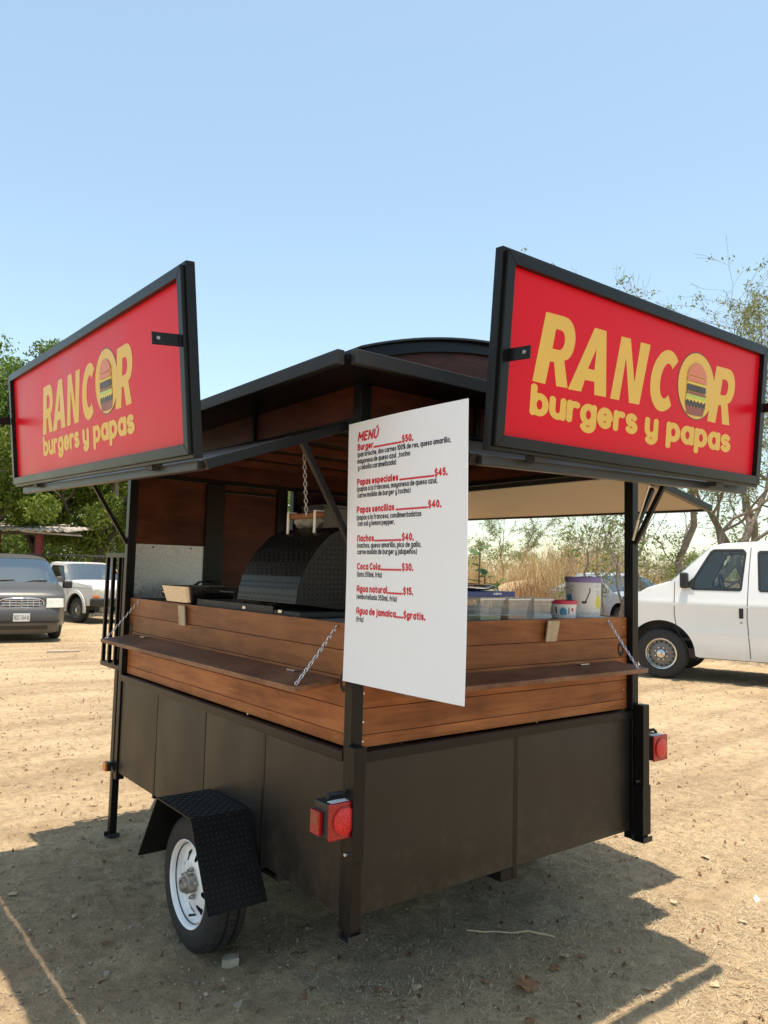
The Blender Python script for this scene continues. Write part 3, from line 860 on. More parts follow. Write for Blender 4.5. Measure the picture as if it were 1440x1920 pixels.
# top frame, wooden band, eave and barrel roof
for b in ((.0505, -.002, 2.19, W-.0505, .045, 2.217), (.0505, L-.045, 2.191, W-.0505, L+.002, 2.217), (-.002, .0505, 2.19, .045, L-.0505, 2.217), (W-.045, .0505, 2.19, W+.002, L-.0505, 2.217)):
    MB().box(*b).obj('top_rail', M['black'], tr, .003)
MB().box(.022, .051, 2.218, .030, L-.051, 2.345).obj('band_panel', M['plywood'], tr)
MB().box(.051, .022, 2.218, W-.051, .030, 2.345).obj('band_panel', M['plywood'], tr)
MB().box(W-.030, .051, 2.218, W-.022, L-.051, 2.345).obj('band_panel', M['plywood'], tr)
MB().box(.051, L-.030, 2.218, W-.051, L-.022, 2.345).obj('band_panel', M['plywood'], tr)
for y in (.85, 1.64): MB().box(.004, y-.014, 2.2175, .04, y+.014, 2.345).obj('mullion', M['black'], tr, .002)
for x in (.62, 1.19): MB().box(x-.014, .004, 2.2175, x+.014, .04, 2.345).obj('mullion', M['black'], tr, .002)
e = .235
MB().box(-e+.015, -e+.015, 2.3455, W+e-.015, L+e-.015, 2.362).obj('eave_soffit', M['black'], tr)
for a, b in (((-e, -e+.03, 2.352), (-e, L+e, 2.352)), ((-e+.03, -e, 2.352), (W+e, -e, 2.352)), ((W+e, -e+.03, 2.352), (W+e, L+e-.03, 2.352)), ((-e+.03, L+e, 2.352), (W+e-.03, L+e, 2.352))):
    MB().beam(a, b, .03, .05).obj('eave_trim', M['eave'], tr, .003)
for k in range(6):
    y = .25+k*.39
    MB().box(.05, y-.012, 2.30, W-.05, y+.012, 2.344).obj('ceiling_joist', M['plywood'], tr)
# barrel
hc, rise, zs = W/2+.02, .165, 2.470
Rb = (hc*hc+rise*rise)/(2*rise)
def arch_pts(off, n=28, x0=-.02, x1=W+.02):
    out = []
    am = math.asin(hc/Rb)
    for i in range(n+1):
        a = -am+2*am*i/n
        out.append((W/2+math.sin(a)*(Rb+off), zs+rise-Rb+math.cos(a)*(Rb+off)))
    return out
def arch_strip(o0, o1, y0, y1):
    mb = MB(); lo, hi = arch_pts(o0), arch_pts(o1)
    for i in range(28):
        p = [lo[i], lo[i+1], hi[i+1], hi[i]]
        mb.add([(x, y0, z) for x, z in p]+[(x, y1, z) for x, z in p], [(0,1,2,3),(7,6,5,4),(0,4,5,1),(2,6,7,3)]+([(3,7,4,0)] if i == 0 else [])+([(1,5,6,2)] if i == 27 else []))
    return mb
rf = arch_strip(-.004, .004, -.03, L+.03).obj('barrel_roof', M['eave'], tr, smooth=40)
arch_strip(-.048, -.006, .0, .05).obj('arch_rib', M['black'], rf, smooth=40)
arch_strip(-.048, -.006, L-.05, L).obj('arch_rib', M['black'], rf, smooth=40)
for y0 in (.02, L-.035):
    poly = arch_pts(-.046)
    poly = [(-.018, 2.363)]+[(x, z) for x, z in poly]+[(W+.018, 2.363)]
    MB().prism(poly, lambda a, b, d: (a, d, b), y0, y0+.015).obj('gable_panel', M['plywood'], rf)
for x0 in (-.03, W+.003):
    MB().box(x0, .0, 2.363, x0+.027, L, zs+.0).obj('roof_curb', M['black'], rf, .002)

# awnings with the signs standing on their outer edges
def lerp3(a, b, t): return tuple(a[i]+(b[i]-a[i])*t for i in range(3))
def awning(name, H0, H1, O0, O1, under, parent):
    def P(u, v, d):      # u along hinge, v outward, d up
        q = lerp3(lerp3(H0, H1, u), lerp3(O0, O1, u), v)
        return (q[0], q[1], q[2]+d)
    top = MB().hexa([P(0, .01, 0), P(1, .01, 0), P(1, .99, 0), P(0, .99, 0), P(0, .01, .004), P(1, .01, .004), P(1, .99, .004), P(0, .99, .004)]).obj(name, M['black'], parent)
    MB().hexa([P(.015, .04, -.022), P(.985, .04, -.022), P(.985, .96, -.022), P(.015, .96, -.022), P(.015, .04, -.010), P(.985, .04, -.010), P(.985, .96, -.010), P(.015, .96, -.010)]).obj('lining', under, top)
    for a, b in ((P(0, 0, -.012), P(0, 1, -.012)), (P(1, 0, -.012), P(1, 1, -.012))):
        MB().beam(a, b, .034, .036).obj('end_bar', M['black'], top, .003)
    for v in (0, 1):
        MB().beam(P(.012, v, -.0125), P(.988, v, -.0125), .032, .033).obj('edge_bar', M['eave'], top, .003)
    return top
aw1 = awning('awning', (-.02, .062, 2.195), (-.02, 2.425, 2.205), (-.580, .062, 1.990), (-.592, 2.425, 2.062), M['plywood'], tr)
aw2 = awning('awning', (.030, -.02, 2.198), (1.745, -.02, 2.205), (.030, -.570, 2.012), (1.745, -.562, 2.060), M['plywood'], tr)
aw3 = awning('awning', (W+.02, .03, 2.195), (W+.02, 2.41, 2.195), (W+.745, .03, 2.062), (W+.735, 2.41, 2.085), M['tan'], tr)

# lettering outlines, metres on the sign face
def ell(cx, cy, rx, ry, a0=0, a1=360, n=40, sl=0):
    return [(cx+rx*math.cos(rad(a0+(a1-a0)*i/n))+sl*ry*math.sin(rad(a0+(a1-a0)*i/n)), cy+ry*math.sin(rad(a0+(a1-a0)*i/n))) for i in range(n+(0 if abs(a1-a0) == 360 else 1))]
R_out = [(.201, .226), (.246, .457), (.335, .460)] + ell(.338, .384, .064, .076, 80, -50, 12, .1) + [(.352, .316), (.378, .229), (.319, .227), (.300, .303), (.280, .302), (.264, .225)]
R_hole = [(.288, .345), (.300, .412), (.325, .412)] + ell(.324, .379, .024, .033, 80, -80, 8, .1)
A_out = [(.380, .226), (.502, .456), (.568, .457), (.590, .229), (.523, .227), (.519, .272), (.466, .270), (.450, .228)]
A_hole = [(.479, .311), (.515, .312), (.519, .386)]
N_out = [(.614, .228), (.657, .456), (.713, .458), (.752, .305), (.776, .457), (.838, .459), (.791, .230), (.727, .228), (.692, .385), (.667, .229)]
C_out = ell(.950, .343, .096, .119, 47, 312, 34, .16) + ell(.957, .343, .040, .068, 312, 47, 28, .16)
R2_out = [(x+1.066, y+.003) for x, y in R_out]; R2_hole = [(x+1.066, y+.003) for x, y in R_hole]
O_out = ell(1.171, .355, .134, .130, 0, 360, 56)
def sign(P0, P1, P2, ln, a_, shift, parent, latch_end, Hs=.612):
    P0, P1, P2 = Vector(P0), Vector(P1), Vector(P2)
    e1 = (P1-P0).normalized(); n = e1.cross(P2-P0).normalized(); e2 = n.cross(e1)
    pt = lambda s, t, d=0: P0+e1*s+e2*t+n*d
    H = Hs
    def slab(s0, t0, s1, t1, d0, d1):
        return MB().hexa([pt(s0, t0, d0), pt(s1, t0, d0), pt(s1, t0, d1), pt(s0, t0, d1), pt(s0, t1, d0), pt(s1, t1, d0), pt(s1, t1, d1), pt(s0, t1, d1)])
    base = slab(a_+.02, .01, ln-.02, H-.01, -.016, -.0007).obj('sign_panel', M['sign_red'], parent)
    slab(a_+.021, .011, ln-.021, H-.011, -.020, -.0165).obj('sign_back', M['tan'], base)
    # mitred frame bars, two steps deep
    for nm, w, d0, d1, o in (('frame_bar', .036, -.022, .020, .0), ('frame_step', .013, -.026, .006, -.012)):
        for a, b in (((a_, 0), (ln, 0)), ((ln, 0), (ln, H)), ((ln, H), (a_, H)), ((a_, H), (a_, 0))):
            dx, dy = (b[0]-a[0]), (b[1]-a[1]); l = math.hypot(dx, dy); dx /= l; dy /= l
            ix, iy = -dy, dx
            def c(p, inn, sgn):
                s, t = p[0]+ix*inn+dx*sgn*inn, p[1]+iy*inn+dy*sgn*inn
                return s, t
            q = [c(a, o, 1), c(b, o, -1), c(b, o+w, -1), c(a, o+w, 1)]
            MB().hexa([pt(x, y, d0) for x, y in q]+[pt(x, y, d1) for x, y in q]).obj(nm, M['black'], base, .002)
    def flat(V, F, d, nm, mat):
        return obj_from(nm, [pt(a, b, d) for a, b in V], F, mat, base)
    sh_ = lambda pl: [(a+shift, b) for a, b in pl]
    for outs in ((R_out, R_hole), (A_out, A_hole), (N_out,), (C_out,), (R2_out, R2_hole)):
        V, F = curve_fill([sh_(o) for o in outs])
        flat(V, F, .0, 'letter', M['gold'])
    V, F = curve_fill([sh_(ell(1.171, .355, .138, .134, 0, 360, 56))]); flat(V, F, -.0003, 'letter_outline', M['patty'])
    V, F = curve_fill([sh_(O_out)]); flat(V, F, .0004, 'letter', M['gold'])
    # plain burger drawn on the disc of the O
    def band(y0, y1, w0, w1, mat, d, wav=0, rt=0, cx=1.168):
        top = [(cx+w1*(2*i/16-1), y1+(rt*(1-(2*i/16-1)**2) if rt > 0 else 0)) for i in range(17)]
        bot = [(cx+w0*(1-2*i/16), y0+(wav*math.sin(i*2.3)) - (-rt*(1-(1-2*i/16)**2) if rt < 0 else 0)) for i in range(17)]
        V, F = curve_fill([sh_(top+bot)]); flat(V, F, d, 'burger_print', mat)
    band(.241, .272, .060, .072, M['bunb'], .0012, 0, -.004)
    band(.272, .300, .072, .075, M['patty'], .0016, .003)
    band(.294, .309, .074, .072, M['cheese'], .0020, .006)
    band(.305, .318, .071, .070, M['lettuce'], .0024, .004)
    band(.318, .328, .072, .070, M['bunb'], .0028)
    band(.331, .356, .070, .068, M['patty'], .0030, .002)
    band(.358, .366, .071, .071, M['cheese'], .0032, .003)
    band(.369, .388, .071, .070, M['bun'], .0034, 0, .0)
    band(.392, .406, .070, .068, M['bun'], .0036, 0, .040)
    for k, (txt, s0, wd) in enumerate((('burgers', .197, .593), ('y', .835, .089), ('papas', .978, .486))):
        V, F = text2d(txt, .0535, .20, .03, wd, 0, .035)
        flat([(a+s0+shift, b+.128) for a, b in V], F, .0002, 'lettering', M['gold'])
    # latch plates
    for s0, s1, t0, dd in latch_end:
        lp = slab(s0, t0, s1, t0+.040, .021, .021+dd).obj('latch_plate', M['black'], base, .001)
        c = pt(s1, t0+.02, .021+dd-.018)
        MB().tube([c-e1*.012, c+e1*.008], .006, 8).obj('latch_bolt', M['brass'], base)
    for s in (ln*.16, ln*.83):
        slab(s-.03, -.030, s+.03, -.0005, -.045, -.004).obj('sign_hinge', M['black_worn'], base)
    return base
sign((-.640, 2.405, 2.080), (-.628, 0.0, 2.003), (-.705, 2.405, 2.684), 2.36, .0, .385, aw1, ((2.335, 2.340, .350, .095), (.012, .017, .335, .115)))
sign((.0, -.640, 2.034), (1.7, -.634, 2.064), (.0, -.694, 2.636), 1.70, .034, .0, aw2, ((.062, .067, .262, .085), (1.675, 1.680, .315, .085)), .600)
# struts
for a, b in (((-.215, .055, 2.100), (.010, .055, 1.74)), ((-.215, 2.408, 2.12), (.004, 2.408, 1.775)), ((1.722, -.185, 2.118), (1.722, -.012, 1.81)), ((.055, -.185, 2.118), (.055, -.004, 1.78)), ((W+.22, .06, 2.12), (W, .06, 1.80)), ((W+.22, 2.38, 2.12), (W, 2.38, 1.80))):
    MB().beam(a, b, .022, .022).obj('strut', M['black'], tr, .002)
MB().tube([(1.690, -.115, 2.10), (1.700, -.045, 1.93)], .004, 8).tube([(1.700, -.045, 1.93), (1.705, -.012, 1.83)], .007, 8).obj('gas_spring', M['steel'], tr)
chain_mesh((-.185, .09, 2.085), (-.14, .13, 1.84), .0).obj('hanging_chain', M['brass'], aw1, smooth=60)

# jacks
def jack(name, x, y, z0, z1, foot, parent):
    j = MB().box(x-.026, y-.026, z0, x+.026, y+.026, z1).obj(name, M['black'], parent, .003)
    MB().box(x-.021, y-.021, foot+.004, x+.021, y+.021, z0).obj('inner_leg', M['black'], j, .002)
    MB().box(x-.036, y-.034, foot, x+.036, y+.034, foot+.005).box(x-.036, y-.034, foot+.005, x+.036, y-.030, foot+.026).box(x-.036, y+.030, foot+.005, x+.036, y+.034, foot+.026).obj('foot_plate', M['black_worn'], j)
    MB().tube([(x-.04, y, z0+.03), (x+.04, y, z0+.03)], .006, 8).obj('pin', M['chain'], j)
    return j
jack('stabiliser_jack', .0, -.033, .62, 1.018, .356, tr)
jack('stabiliser_jack', 1.748, -.033, .62, 1.018, .362, tr)
MB().box(1.715, -.061, .395, 1.781, -.004, .63).obj('jack_sleeve', M['black'], tr, .002)
gz0 = float(ground_z(-.005, 2.465))
jack('stabiliser_jack', .022, 2.463, .42, 1.0, gz0-.002, tr)
jack('stabiliser_jack', W-.01, 2.463, .42, 1.0, float(ground_z(W-.01, 2.465))-.002, tr)

# lights
def tail_light(x0, x1, z0, z1, side):
    h = MB().box(x0, -.030, z0, x1, .060, z1).obj('tail_light', M['trim'], tr, .006)
    MB().box(x0-.002, -.044, z0-.003, x1+.002, -.031, z1+.003).obj('lens', M['red_lens'], h, .004)
    cx, cz = (x0+x1)/2, (z0+z1)/2
    MB().lathe([(.046, -.0455), (.0465, -.050), (.044, -.0515), (.0, -.0535)], 28, (cx, 0, cz), 'y').obj('lens_disc', M['red_lens2'], h, smooth=40)
    MB().lathe([(.050, -.0445), (.050, -.047), (.0468, -.0475), (.0468, -.0445)], 28, (cx, 0, cz), 'y').obj('lens_ring', M['red_lens'], h, smooth=40)
    if side < 0:
        MB().box(x0-.018, .0, z0+.008, x0-.001, .058, z1-.03).obj('side_lens', M['red_lens'], h, .003)
        MB().box(x0-.0195, .006, z0+.045, x0-.0181, .05, z1-.036).obj('side_reflector', M['bunb'], h)
    MB().tube([(cx-.03, .02, z1+.002), (cx-.025, .02, z1+.018), (cx+.02, .01, z1+.02), (cx+.035, .005, z1+.005)], .008, 8).obj('wire_sleeve', M['rubber'], h, smooth=60)
    MB().box(x0+.015, -.031, z1+.0005, x1-.015, -.0, z1+.0025).obj('clear_window', M['white_pl'], h)
    return h
tail_light(-.112, .006, .712, .832, -1)
tail_light(1.838, 1.956, .730, .850, 1)
MB().box(W, .004, .77, 1.84, .03, .81).obj('light_bracket', M['black'], tr)
mk = MB().box(-.032, 2.440, .402, -.010, 2.492, .452).obj('marker_light', M['trim'], tr, .003)
MB().box(-.030, 2.4925, .404, -.011, 2.508, .450).obj('lens', M['amber'], mk, .003)
MB().box(-.046, 2.441, .403, -.0325, 2.491, .451).obj('lens', M['amber'], mk, .003)
MB().box(-.003, 2.41, .40, .012, 2.45, .46).obj('light_bracket', M['black'], tr)

# wheels, axle, fenders
def diamond_treads(o, u, v, lu, lv, pitch=.0215, ln=.019, wd=.005, ht=.0026):
    o, u, v = Vector(o), Vector(u).normalized(), Vector(v).normalized()
    n = u.cross(v).normalized()
    mb = MB()
    i = 0
    for a in range(int(lu/pitch)):
        for b in range(int(lv/pitch)):
            c = o+u*((a+.5)*pitch)+v*((b+.5)*pitch)
            ang = rad(45 if (a+b) % 2 else -45)
            d = u*math.cos(ang)+v*math.sin(ang); s = n.cross(d)
            mb.add([c-d*ln/2, c+s*wd/2, c+d*ln/2, c-s*wd/2, c+n*ht+d*ln*.22, c+n*ht-d*ln*.22], [(0,3,5),(0,5,1),(2,4,3),(2,1,4),(1,5,4),(3,4,5)])
    return mb
def fender(sx, x0, x1):
    pts = [(1.305, .300), (1.110, .607), (.748, .607), (.550, .288)]
    t = .006
    mb = MB()
    def off(i):
        a = Vector(pts[max(i-1, 0)]); b = Vector(pts[i]); c = Vector(pts[min(i+1, 3)])
        d = (c-a).normalized(); return b+Vector((d.y, -d.x))*-t
    inn = [off(i) for i in range(4)]
    for i in range(3):
        q = [pts[i], pts[i+1], inn[i+1], inn[i]]
        mb.add([(x0, y, z) for y, z in q]+[(x1, y, z) for y, z in q], [(0,1,2,3),(7,6,5,4),(0,4,5,1),(2,6,7,3)]+([(3,7,4,0)] if i == 0 else [])+([(1,5,6,2)] if i == 2 else []))
    f = mb.obj('fender', M['diamond'], tr)
    d = Vector((0, pts[3][0]-pts[2][0], pts[3][1]-pts[2][1]))
    k = diamond_treads((x0+.003, pts[2][0], pts[2][1]), d, (1, 0, 0), d.length, x1-x0-.006)
    tag(k.obj('tread_pattern', M['tread'], f), kind='stuff')
    k = diamond_treads((x0+.003, pts[2][0], pts[2][1]), (1, 0, 0), (0, 1, 0), x1-x0-.006, pts[1][0]-pts[2][0])
    tag(k.obj('tread_pattern', M['tread'], f), kind='stuff')
    return f
fender(-1, -.262, -.001)
fender(1, W+.001, W+.262)

def wheel(cx, sgn, cy, cz, R):
    """sgn -1: outer face towards -X"""
    X = lambda h: cx+sgn*h            # h = outward offset from tyre centre plane
    S = R/.28
    w = empty('wheel', (0, 0, 0)); w.parent = tr
    prof = [(.165, .060), (.172, .078), (.200, .086), (.232, .085), (.256, .077), (.270, .066), (.279, .050), (.2795, .030), (.272, .028), (.272, .020), (.2805, .018), (.2805, -.018), (.272, -.020), (.272, -.028), (.2795, -.03), (.279, -.05), (.270, -.066), (.232, -.085), (.2, -.086), (.172, -.078), (.165, -.06)]
    MB().lathe([(r*S, X(h)) for r, h in (prof if sgn > 0 else prof)], 48, (0, cy, cz), 'x').obj('tyre', M['rubber'], w, smooth=35)
    lug = MB()
    for k in range(66):
        a = 2*math.pi*k/66
        for h0, h1, sk in ((.031, .064, .03), (-.016, .016, -.03), (-.064, -.031, .03)):
            q = []
            for r in (.274*S, .2845*S if abs(h0+h1) < .02 else .281*S):
                for h, da in ((h0, 0), (h1, sk), (h1, sk+.055), (h0, .055)):
                    rr = r-(.006 if abs(h) > .05 else 0)
                    q.append((X(h), cy+math.cos(a+da)*rr, cz+math.sin(a+da)*rr))
            lug.hexa(q)
    tag(lug.obj('tyre_tread', M['rubber'], w), kind='stuff')
    ri = MB().lathe([(r*S, X(h)) for r, h in ((.164, -.06), (.158, -.05), (.155, .030), (.158, .052), (.166, .062), (.1675, .070), (.172, .078), (.1785, .084), (.181, .082), (.1805, .078))], 48, (0, cy, cz), 'x').obj('rim', M['rim'], w, smooth=40)
    MB().lathe([(r*S, X(h)) for r, h in ((.160, .060), (.1615, .0615), (.1635, .0628))], 48, (0, cy, cz), 'x').obj('rim_pinstripe', M['trim'], ri)
    def fn(P):
        r = np.hypot(P[..., 0], P[..., 1])
        d = np.maximum(r-.1565, .034-r)
        for k in range(8):
            a = 2*math.pi*(k+.25)/8
            lx, ly = P[..., 0]*math.cos(a)+P[..., 1]*math.sin(a)-.113, -P[..., 0]*math.sin(a)+P[..., 1]*math.cos(a)
            hole = np.maximum(np.abs(lx)-.014, np.abs(ly)-(.011+.007*np.clip(lx/.014, -1, 1)))-.006
            d = np.maximum(d, -hole)
        return d
    V, F = sdf_mesh(fn, -.16, .16, -.16, .16, .0064)
    def dish(r):
        return .050+.022*max(0, 1-((r-.075)/.05)**2) if r > .075 else .072-.010*((.075-r)/.04)
    obj_from('wheel_disc', [(X(dish(math.hypot(a, b))-.012), cy+a*S, cz+b*S) for a, b in V], F, M['rim'], ri, smooth=50)
    MB().lathe([(.153*S, X(.005)), (.0, X(.005))], 24, (0, cy, cz), 'x').obj('hole_shade_disc', M['black_worn'], ri)  # black disc added behind the wheel holes to give their dark shade
    hb = MB().lathe([(.040, X(.05)), (.040, X(.088)), (.037, X(.09)), (.033, X(.09)), (.031, X(.104)), (.029, X(.107)), (.021, X(.107)), (.019, X(.100)), (.0, X(.098))], 24, (0, cy, cz), 'x').obj('hub', M['brass'], w, smooth=40)
    for k in range(5):
        a = 2*math.pi*(k+.3)/5
        c = (0, cy+math.cos(a)*.057, cz+math.sin(a)*.057)
        MB().lathe([(.010, X(.056)), (.010, X(.072)), (.0065, X(.076)), (.005, X(.084)), (.0, X(.084))], 6, c, 'x').obj('lug_nut', M['brass'], hb)
    MB().tube([(X(.045), cy-.02, cz-.130), (X(.074), cy-.018, cz-.126)], .0055, 8).obj('valve', M['rubber'], ri)
    return w
gw = float(ground_z(-.115, .915))
wheel(-.108, -1, .915, gw+.274, .28)
gw2 = float(ground_z(W+.108, .915))
wheel(W+.108, 1, .915, gw2+.274, .28)
MB().tube([(-.06, .915, gw+.274), (W+.06, .915, gw2+.274)], .03, 12).obj('axle', M['black_worn'], tr, smooth=50)
for x in (.10, W-.10):
    MB().box(x-.025, .60, .33, x+.025, 1.23, .345).box(x-.025, .59, .345, x+.025, .62, ZB).box(x-.025, 1.21, .345, x+.025, 1.24, ZB).obj('leaf_spring', M['black_worn'], tr)
# tongue, gas-bottle cage on the front
tg = MB().beam((.25, 2.44, .44), (W/2-.03, 3.55, .44), .05, .08).obj('tongue', M['black'], tr, .003)
MB().beam((W-.25, 2.44, .44), (W/2+.03, 3.55, .44), .05, .08).obj('tongue_arm', M['black'], tg, .003)
MB().box(W/2-.03, 3.52, .42, W/2+.03, 3.72, .50).obj('coupler', M['black_worn'], tg, .004)
cg = MB().box(.0, 2.4305, 1.0, .028, 2.775, 1.028).obj('bottle_cage', M['black'], tr, .002)
for a, b in (((.014, 2.431, 1.702), (.014, 2.775, 1.702)), ((.52, 2.431, 1.702), (.52, 2.775, 1.702)), ((.52, 2.431, 1.014), (.52, 2.775, 1.014)), ((.0285, 2.761, 1.702), (.506, 2.761, 1.702)), ((.0285, 2.761, 1.014), (.506, 2.761, 1.014))):
    MB().beam(a, b, .026, .028).obj('cage_rail', M['black'], cg, .002)
for x, y in [(.014, 2.762), (.014, 2.65), (.014, 2.54), (.52, 2.762), (.52, 2.65), (.52, 2.54)] + [(.014+.506*k/5, 2.761) for k in range(1, 5)]:
    MB().box(x-.011, y-.011, 1.027, x+.011, y+.011, 1.69).obj('cage_bar', M['black'], cg, .002)
for k in range(4): MB().box(.028, 2.48+k*.075, 1.002, .507, 2.51+k*.075, 1.012).obj('cage_slat', M['black'], cg)
# ------------------------------------------------------------------ menu board hanging at the corner
MX = -.028
mbd = empty('menu_board', (MX, -.28, 1.245), label='tall white menu board with red headings hanging at the trailer corner', cat='menu board')
def mpt(s, t, d=0): return (-d+.018*(s-.29)-.009*math.sin(math.pi*(s+.03)/.615)*(.45+.6*t)+.004*math.sin(5*t), .28+(-.012-s), t)      # s to the right, t up, d towards the viewer (-X)
bv, bf, nb = [], [], 10
for dd in (0, -.004):
    for i in range(nb+1):
        for j in range(nb+1): bv.append(mpt(-.03+.615*i/nb, .935*j/nb, dd))
q = (nb+1)**2
for i in range(nb):
    for j in range(nb):
        k = i*(nb+1)+j
        bf.append((k, k+nb+1, k+nb+2, k+1)); bf.append((q+k, q+k+1, q+k+nb+2, q+k+nb+1))
    for j in (0, nb):
        k = i*(nb+1)+j; bf.append((k, q+k, q+k+nb+1, k+nb+1))
        k = j*(nb+1)+i; bf.append((k, k+1, q+k+1, q+k))
board = obj_from('board', bv, bf, M['menu_white'], mbd, smooth=40)
def mline(txt, t, width, xh, mat, r=.15, slant=0, s0=.03, d=.0007, track=.12):
    V, F = text2d(txt, xh, r, track, width, slant, .07)
    obj_from('printed_line', [mpt(a+s0, b+t, d) for a, b in V], F, mat, mbd)
Rm, Im = M['menu_red'], M['menu_ink']
mline('ME|Ú', .866, .124, .0200, Rm, .18, .18)
mline('Burger.....................$50.', .833, .312, .0135, Rm, .22)
mline('(pan brioche, dos carnes 100% de res, queso amarillo,', .808, .486, .0108, Im, .17)
mline('mayonesa de queso azul  ,tocino', .784, .298, .0108, Im, .17)
mline('y cebolla caramelizada)', .761, .222, .0108, Im, .17, s0=.034)
mline('Papas especiales .......................$45.', .706, .472, .0135, Rm, .22)
mline('(papas a la francesa, mayonesa de queso azul,', .683, .428, .0108, Im, .17)
mline('carne molida de burger y tocino)', .660, .297, .0108, Im, .17, s0=.034)
mline('Papas sencillas .....................$40.', .606, .445, .0135, Rm, .22)
mline('(papas a la francesa, condimentadatas', .580, .354, .0108, Im, .17)
mline('con sal y lemon pepper.', .558, .214, .0108, Im, .17, s0=.036)
mline('Nachos....................$40.', .503, .313, .0135, Rm, .22, s0=.034)
mline('(nachos, queso amarillo, pico de gallo,', .480, .350, .0108, Im, .17, s0=.034)
mline('carne molida de burger y jalapeños)', .457, .328, .0108, Im, .17, s0=.036)
mline('Coca Cola...............$30.', .403, .310, .0135, Rm, .22, s0=.036)
mline('(lata 350ml, fría)', .377, .146, .0108, Im, .17, s0=.037)
mline('Agua natural...........$15.', .324, .310, .0135, Rm, .22, s0=.037)
mline('(embotellada 350ml, fría)', .298, .228, .0108, Im, .17, s0=.038)
mline('Agua de jamaica.....$gratis.', .246, .370, .0135, Rm, .22, s0=.038)
mline('(fría)', .218, .044, .0108, Im, .17, s0=.039)
for z in (.06, .88): MB().box(.004, .262, z, .027, .300, z+.012).obj('board_clip', M['chain'], mbd)

# ------------------------------------------------------------------ grill with diamond-plate hood
gr = empty('grill', (.06, .5, 1.439), label='black diamond plate barrel grill hood behind the side counter', cat='grill')
def G(x, y, z): return (x-.06, y-.5, z-1.439)
MB().box(*G(.064, .48, 1.4395), *G(.58, 1.49, 1.462)).obj('grill_body', M['black_worn'], gr, .003)
MB().box(*G(.075, 1.10, 1.4625), *G(.56, 1.48, 1.474)).obj('griddle', M['steel'], gr, .003)
MB().box(*G(.061, .70, 1.4395), *G(.0635, 1.485, 1.476)).obj('grill_front', M['black_worn'], gr)
prof = [(.062, 1.494), (.070, 1.55), (.086, 1.61), (.118, 1.672), (.165, 1.737), (.225, 1.795), (.300, 1.832), (.380, 1.842), (.450, 1.825), (.515, 1.775), (.555, 1.700), (.565, 1.600), (.545, 1.478), (.290, 1.468)]
hd = MB().prism(prof, lambda a, b, d: G(a, d, b), .515, 1.045).obj('hood', M['diamond'], gr, .002)
tm = MB()
for (x0, z0), (x1, z1) in zip(prof[:7], prof[1:8]):
    d = Vector((x1-x0, 0, z1-z0))
    t = diamond_treads(G(x0, 1.045, z0), (0, -1, 0), d, .53, max(d.length, .022), .0217, ht=.0015)
    tm.add(t.v, t.f)
full = diamond_treads(G(.05, .515, 1.46), (1, 0, 0), (0, 0, 1), .53, .40, .0217, ht=.0016)
pp = np.array([[v[0]+.06, v[2]+1.439] for v in full.v]); ins = sd_poly(pp, prof) < -.014
for k in range(0, len(full.v), 6):
    if ins[k:k+6].all(): tm.add(full.v[k:k+6], [(0,3,5),(0,5,1),(2,4,3),(2,1,4),(1,5,4),(3,4,5)])
tag(tm.obj('tread_pattern', M['diamond'], hd), kind='stuff')
MB().box(*G(.262, .66, 1.882), *G(.290, .945, 1.906)).obj('handle_bar', M['plank_rear'], hd, .004)
for y in (.68, .915): MB().box(*G(.255, y, 1.80), *G(.259, y+.018, 1.915)).box(*G(.259, y, 1.911), *G(.30, y+.018, 1.915)).obj('handle_bracket', M['white_pl'], hd)
MB().tube([G(.10, 1.14, 1.47), G(.10, 1.14, 1.522), G(.10, 1.30, 1.522)], .005, 8).obj('grate_handle', M['black'], gr)
for y in (.62, .95): MB().box(*G(.058, y, 1.452), *G(.0605, y+.03, 1.464)).obj('grill_hinge', M['steel'], gr)

# bundle resting behind the hood handle
def blob(name, loc, size, seed, mat, label, cat):
    rr = np.random.default_rng(seed); V, F = [], []
    n, m = 18, 12
    for i in range(m+1):
        for j in range(n):
            ph, t = math.pi*i/m, 2*math.pi*j/n
            k = 1+.13*math.sin(3*t+seed)*math.sin(2*ph)+.08*rr.normal()
            V.append((math.sin(ph)*math.cos(t)*size[0]*k, math.sin(ph)*math.sin(t)*size[1]*k, math.cos(ph)*size[2]*k+size[2]*.96))
    for i in range(m):
        for j in range(n): F.append((i*n+j, (i+1)*n+j, (i+1)*n+(j+1) % n, i*n+(j+1) % n))
    return tag(obj_from(name, V, F, mat, smooth=60, loc=loc), label, cat)
blob('plastic_bag', (.375, .93, 1.842), (.055, .085, .042), 4, M['cloth'], 'crumpled grey plastic bag lying on top of the black grill hood', 'bag')

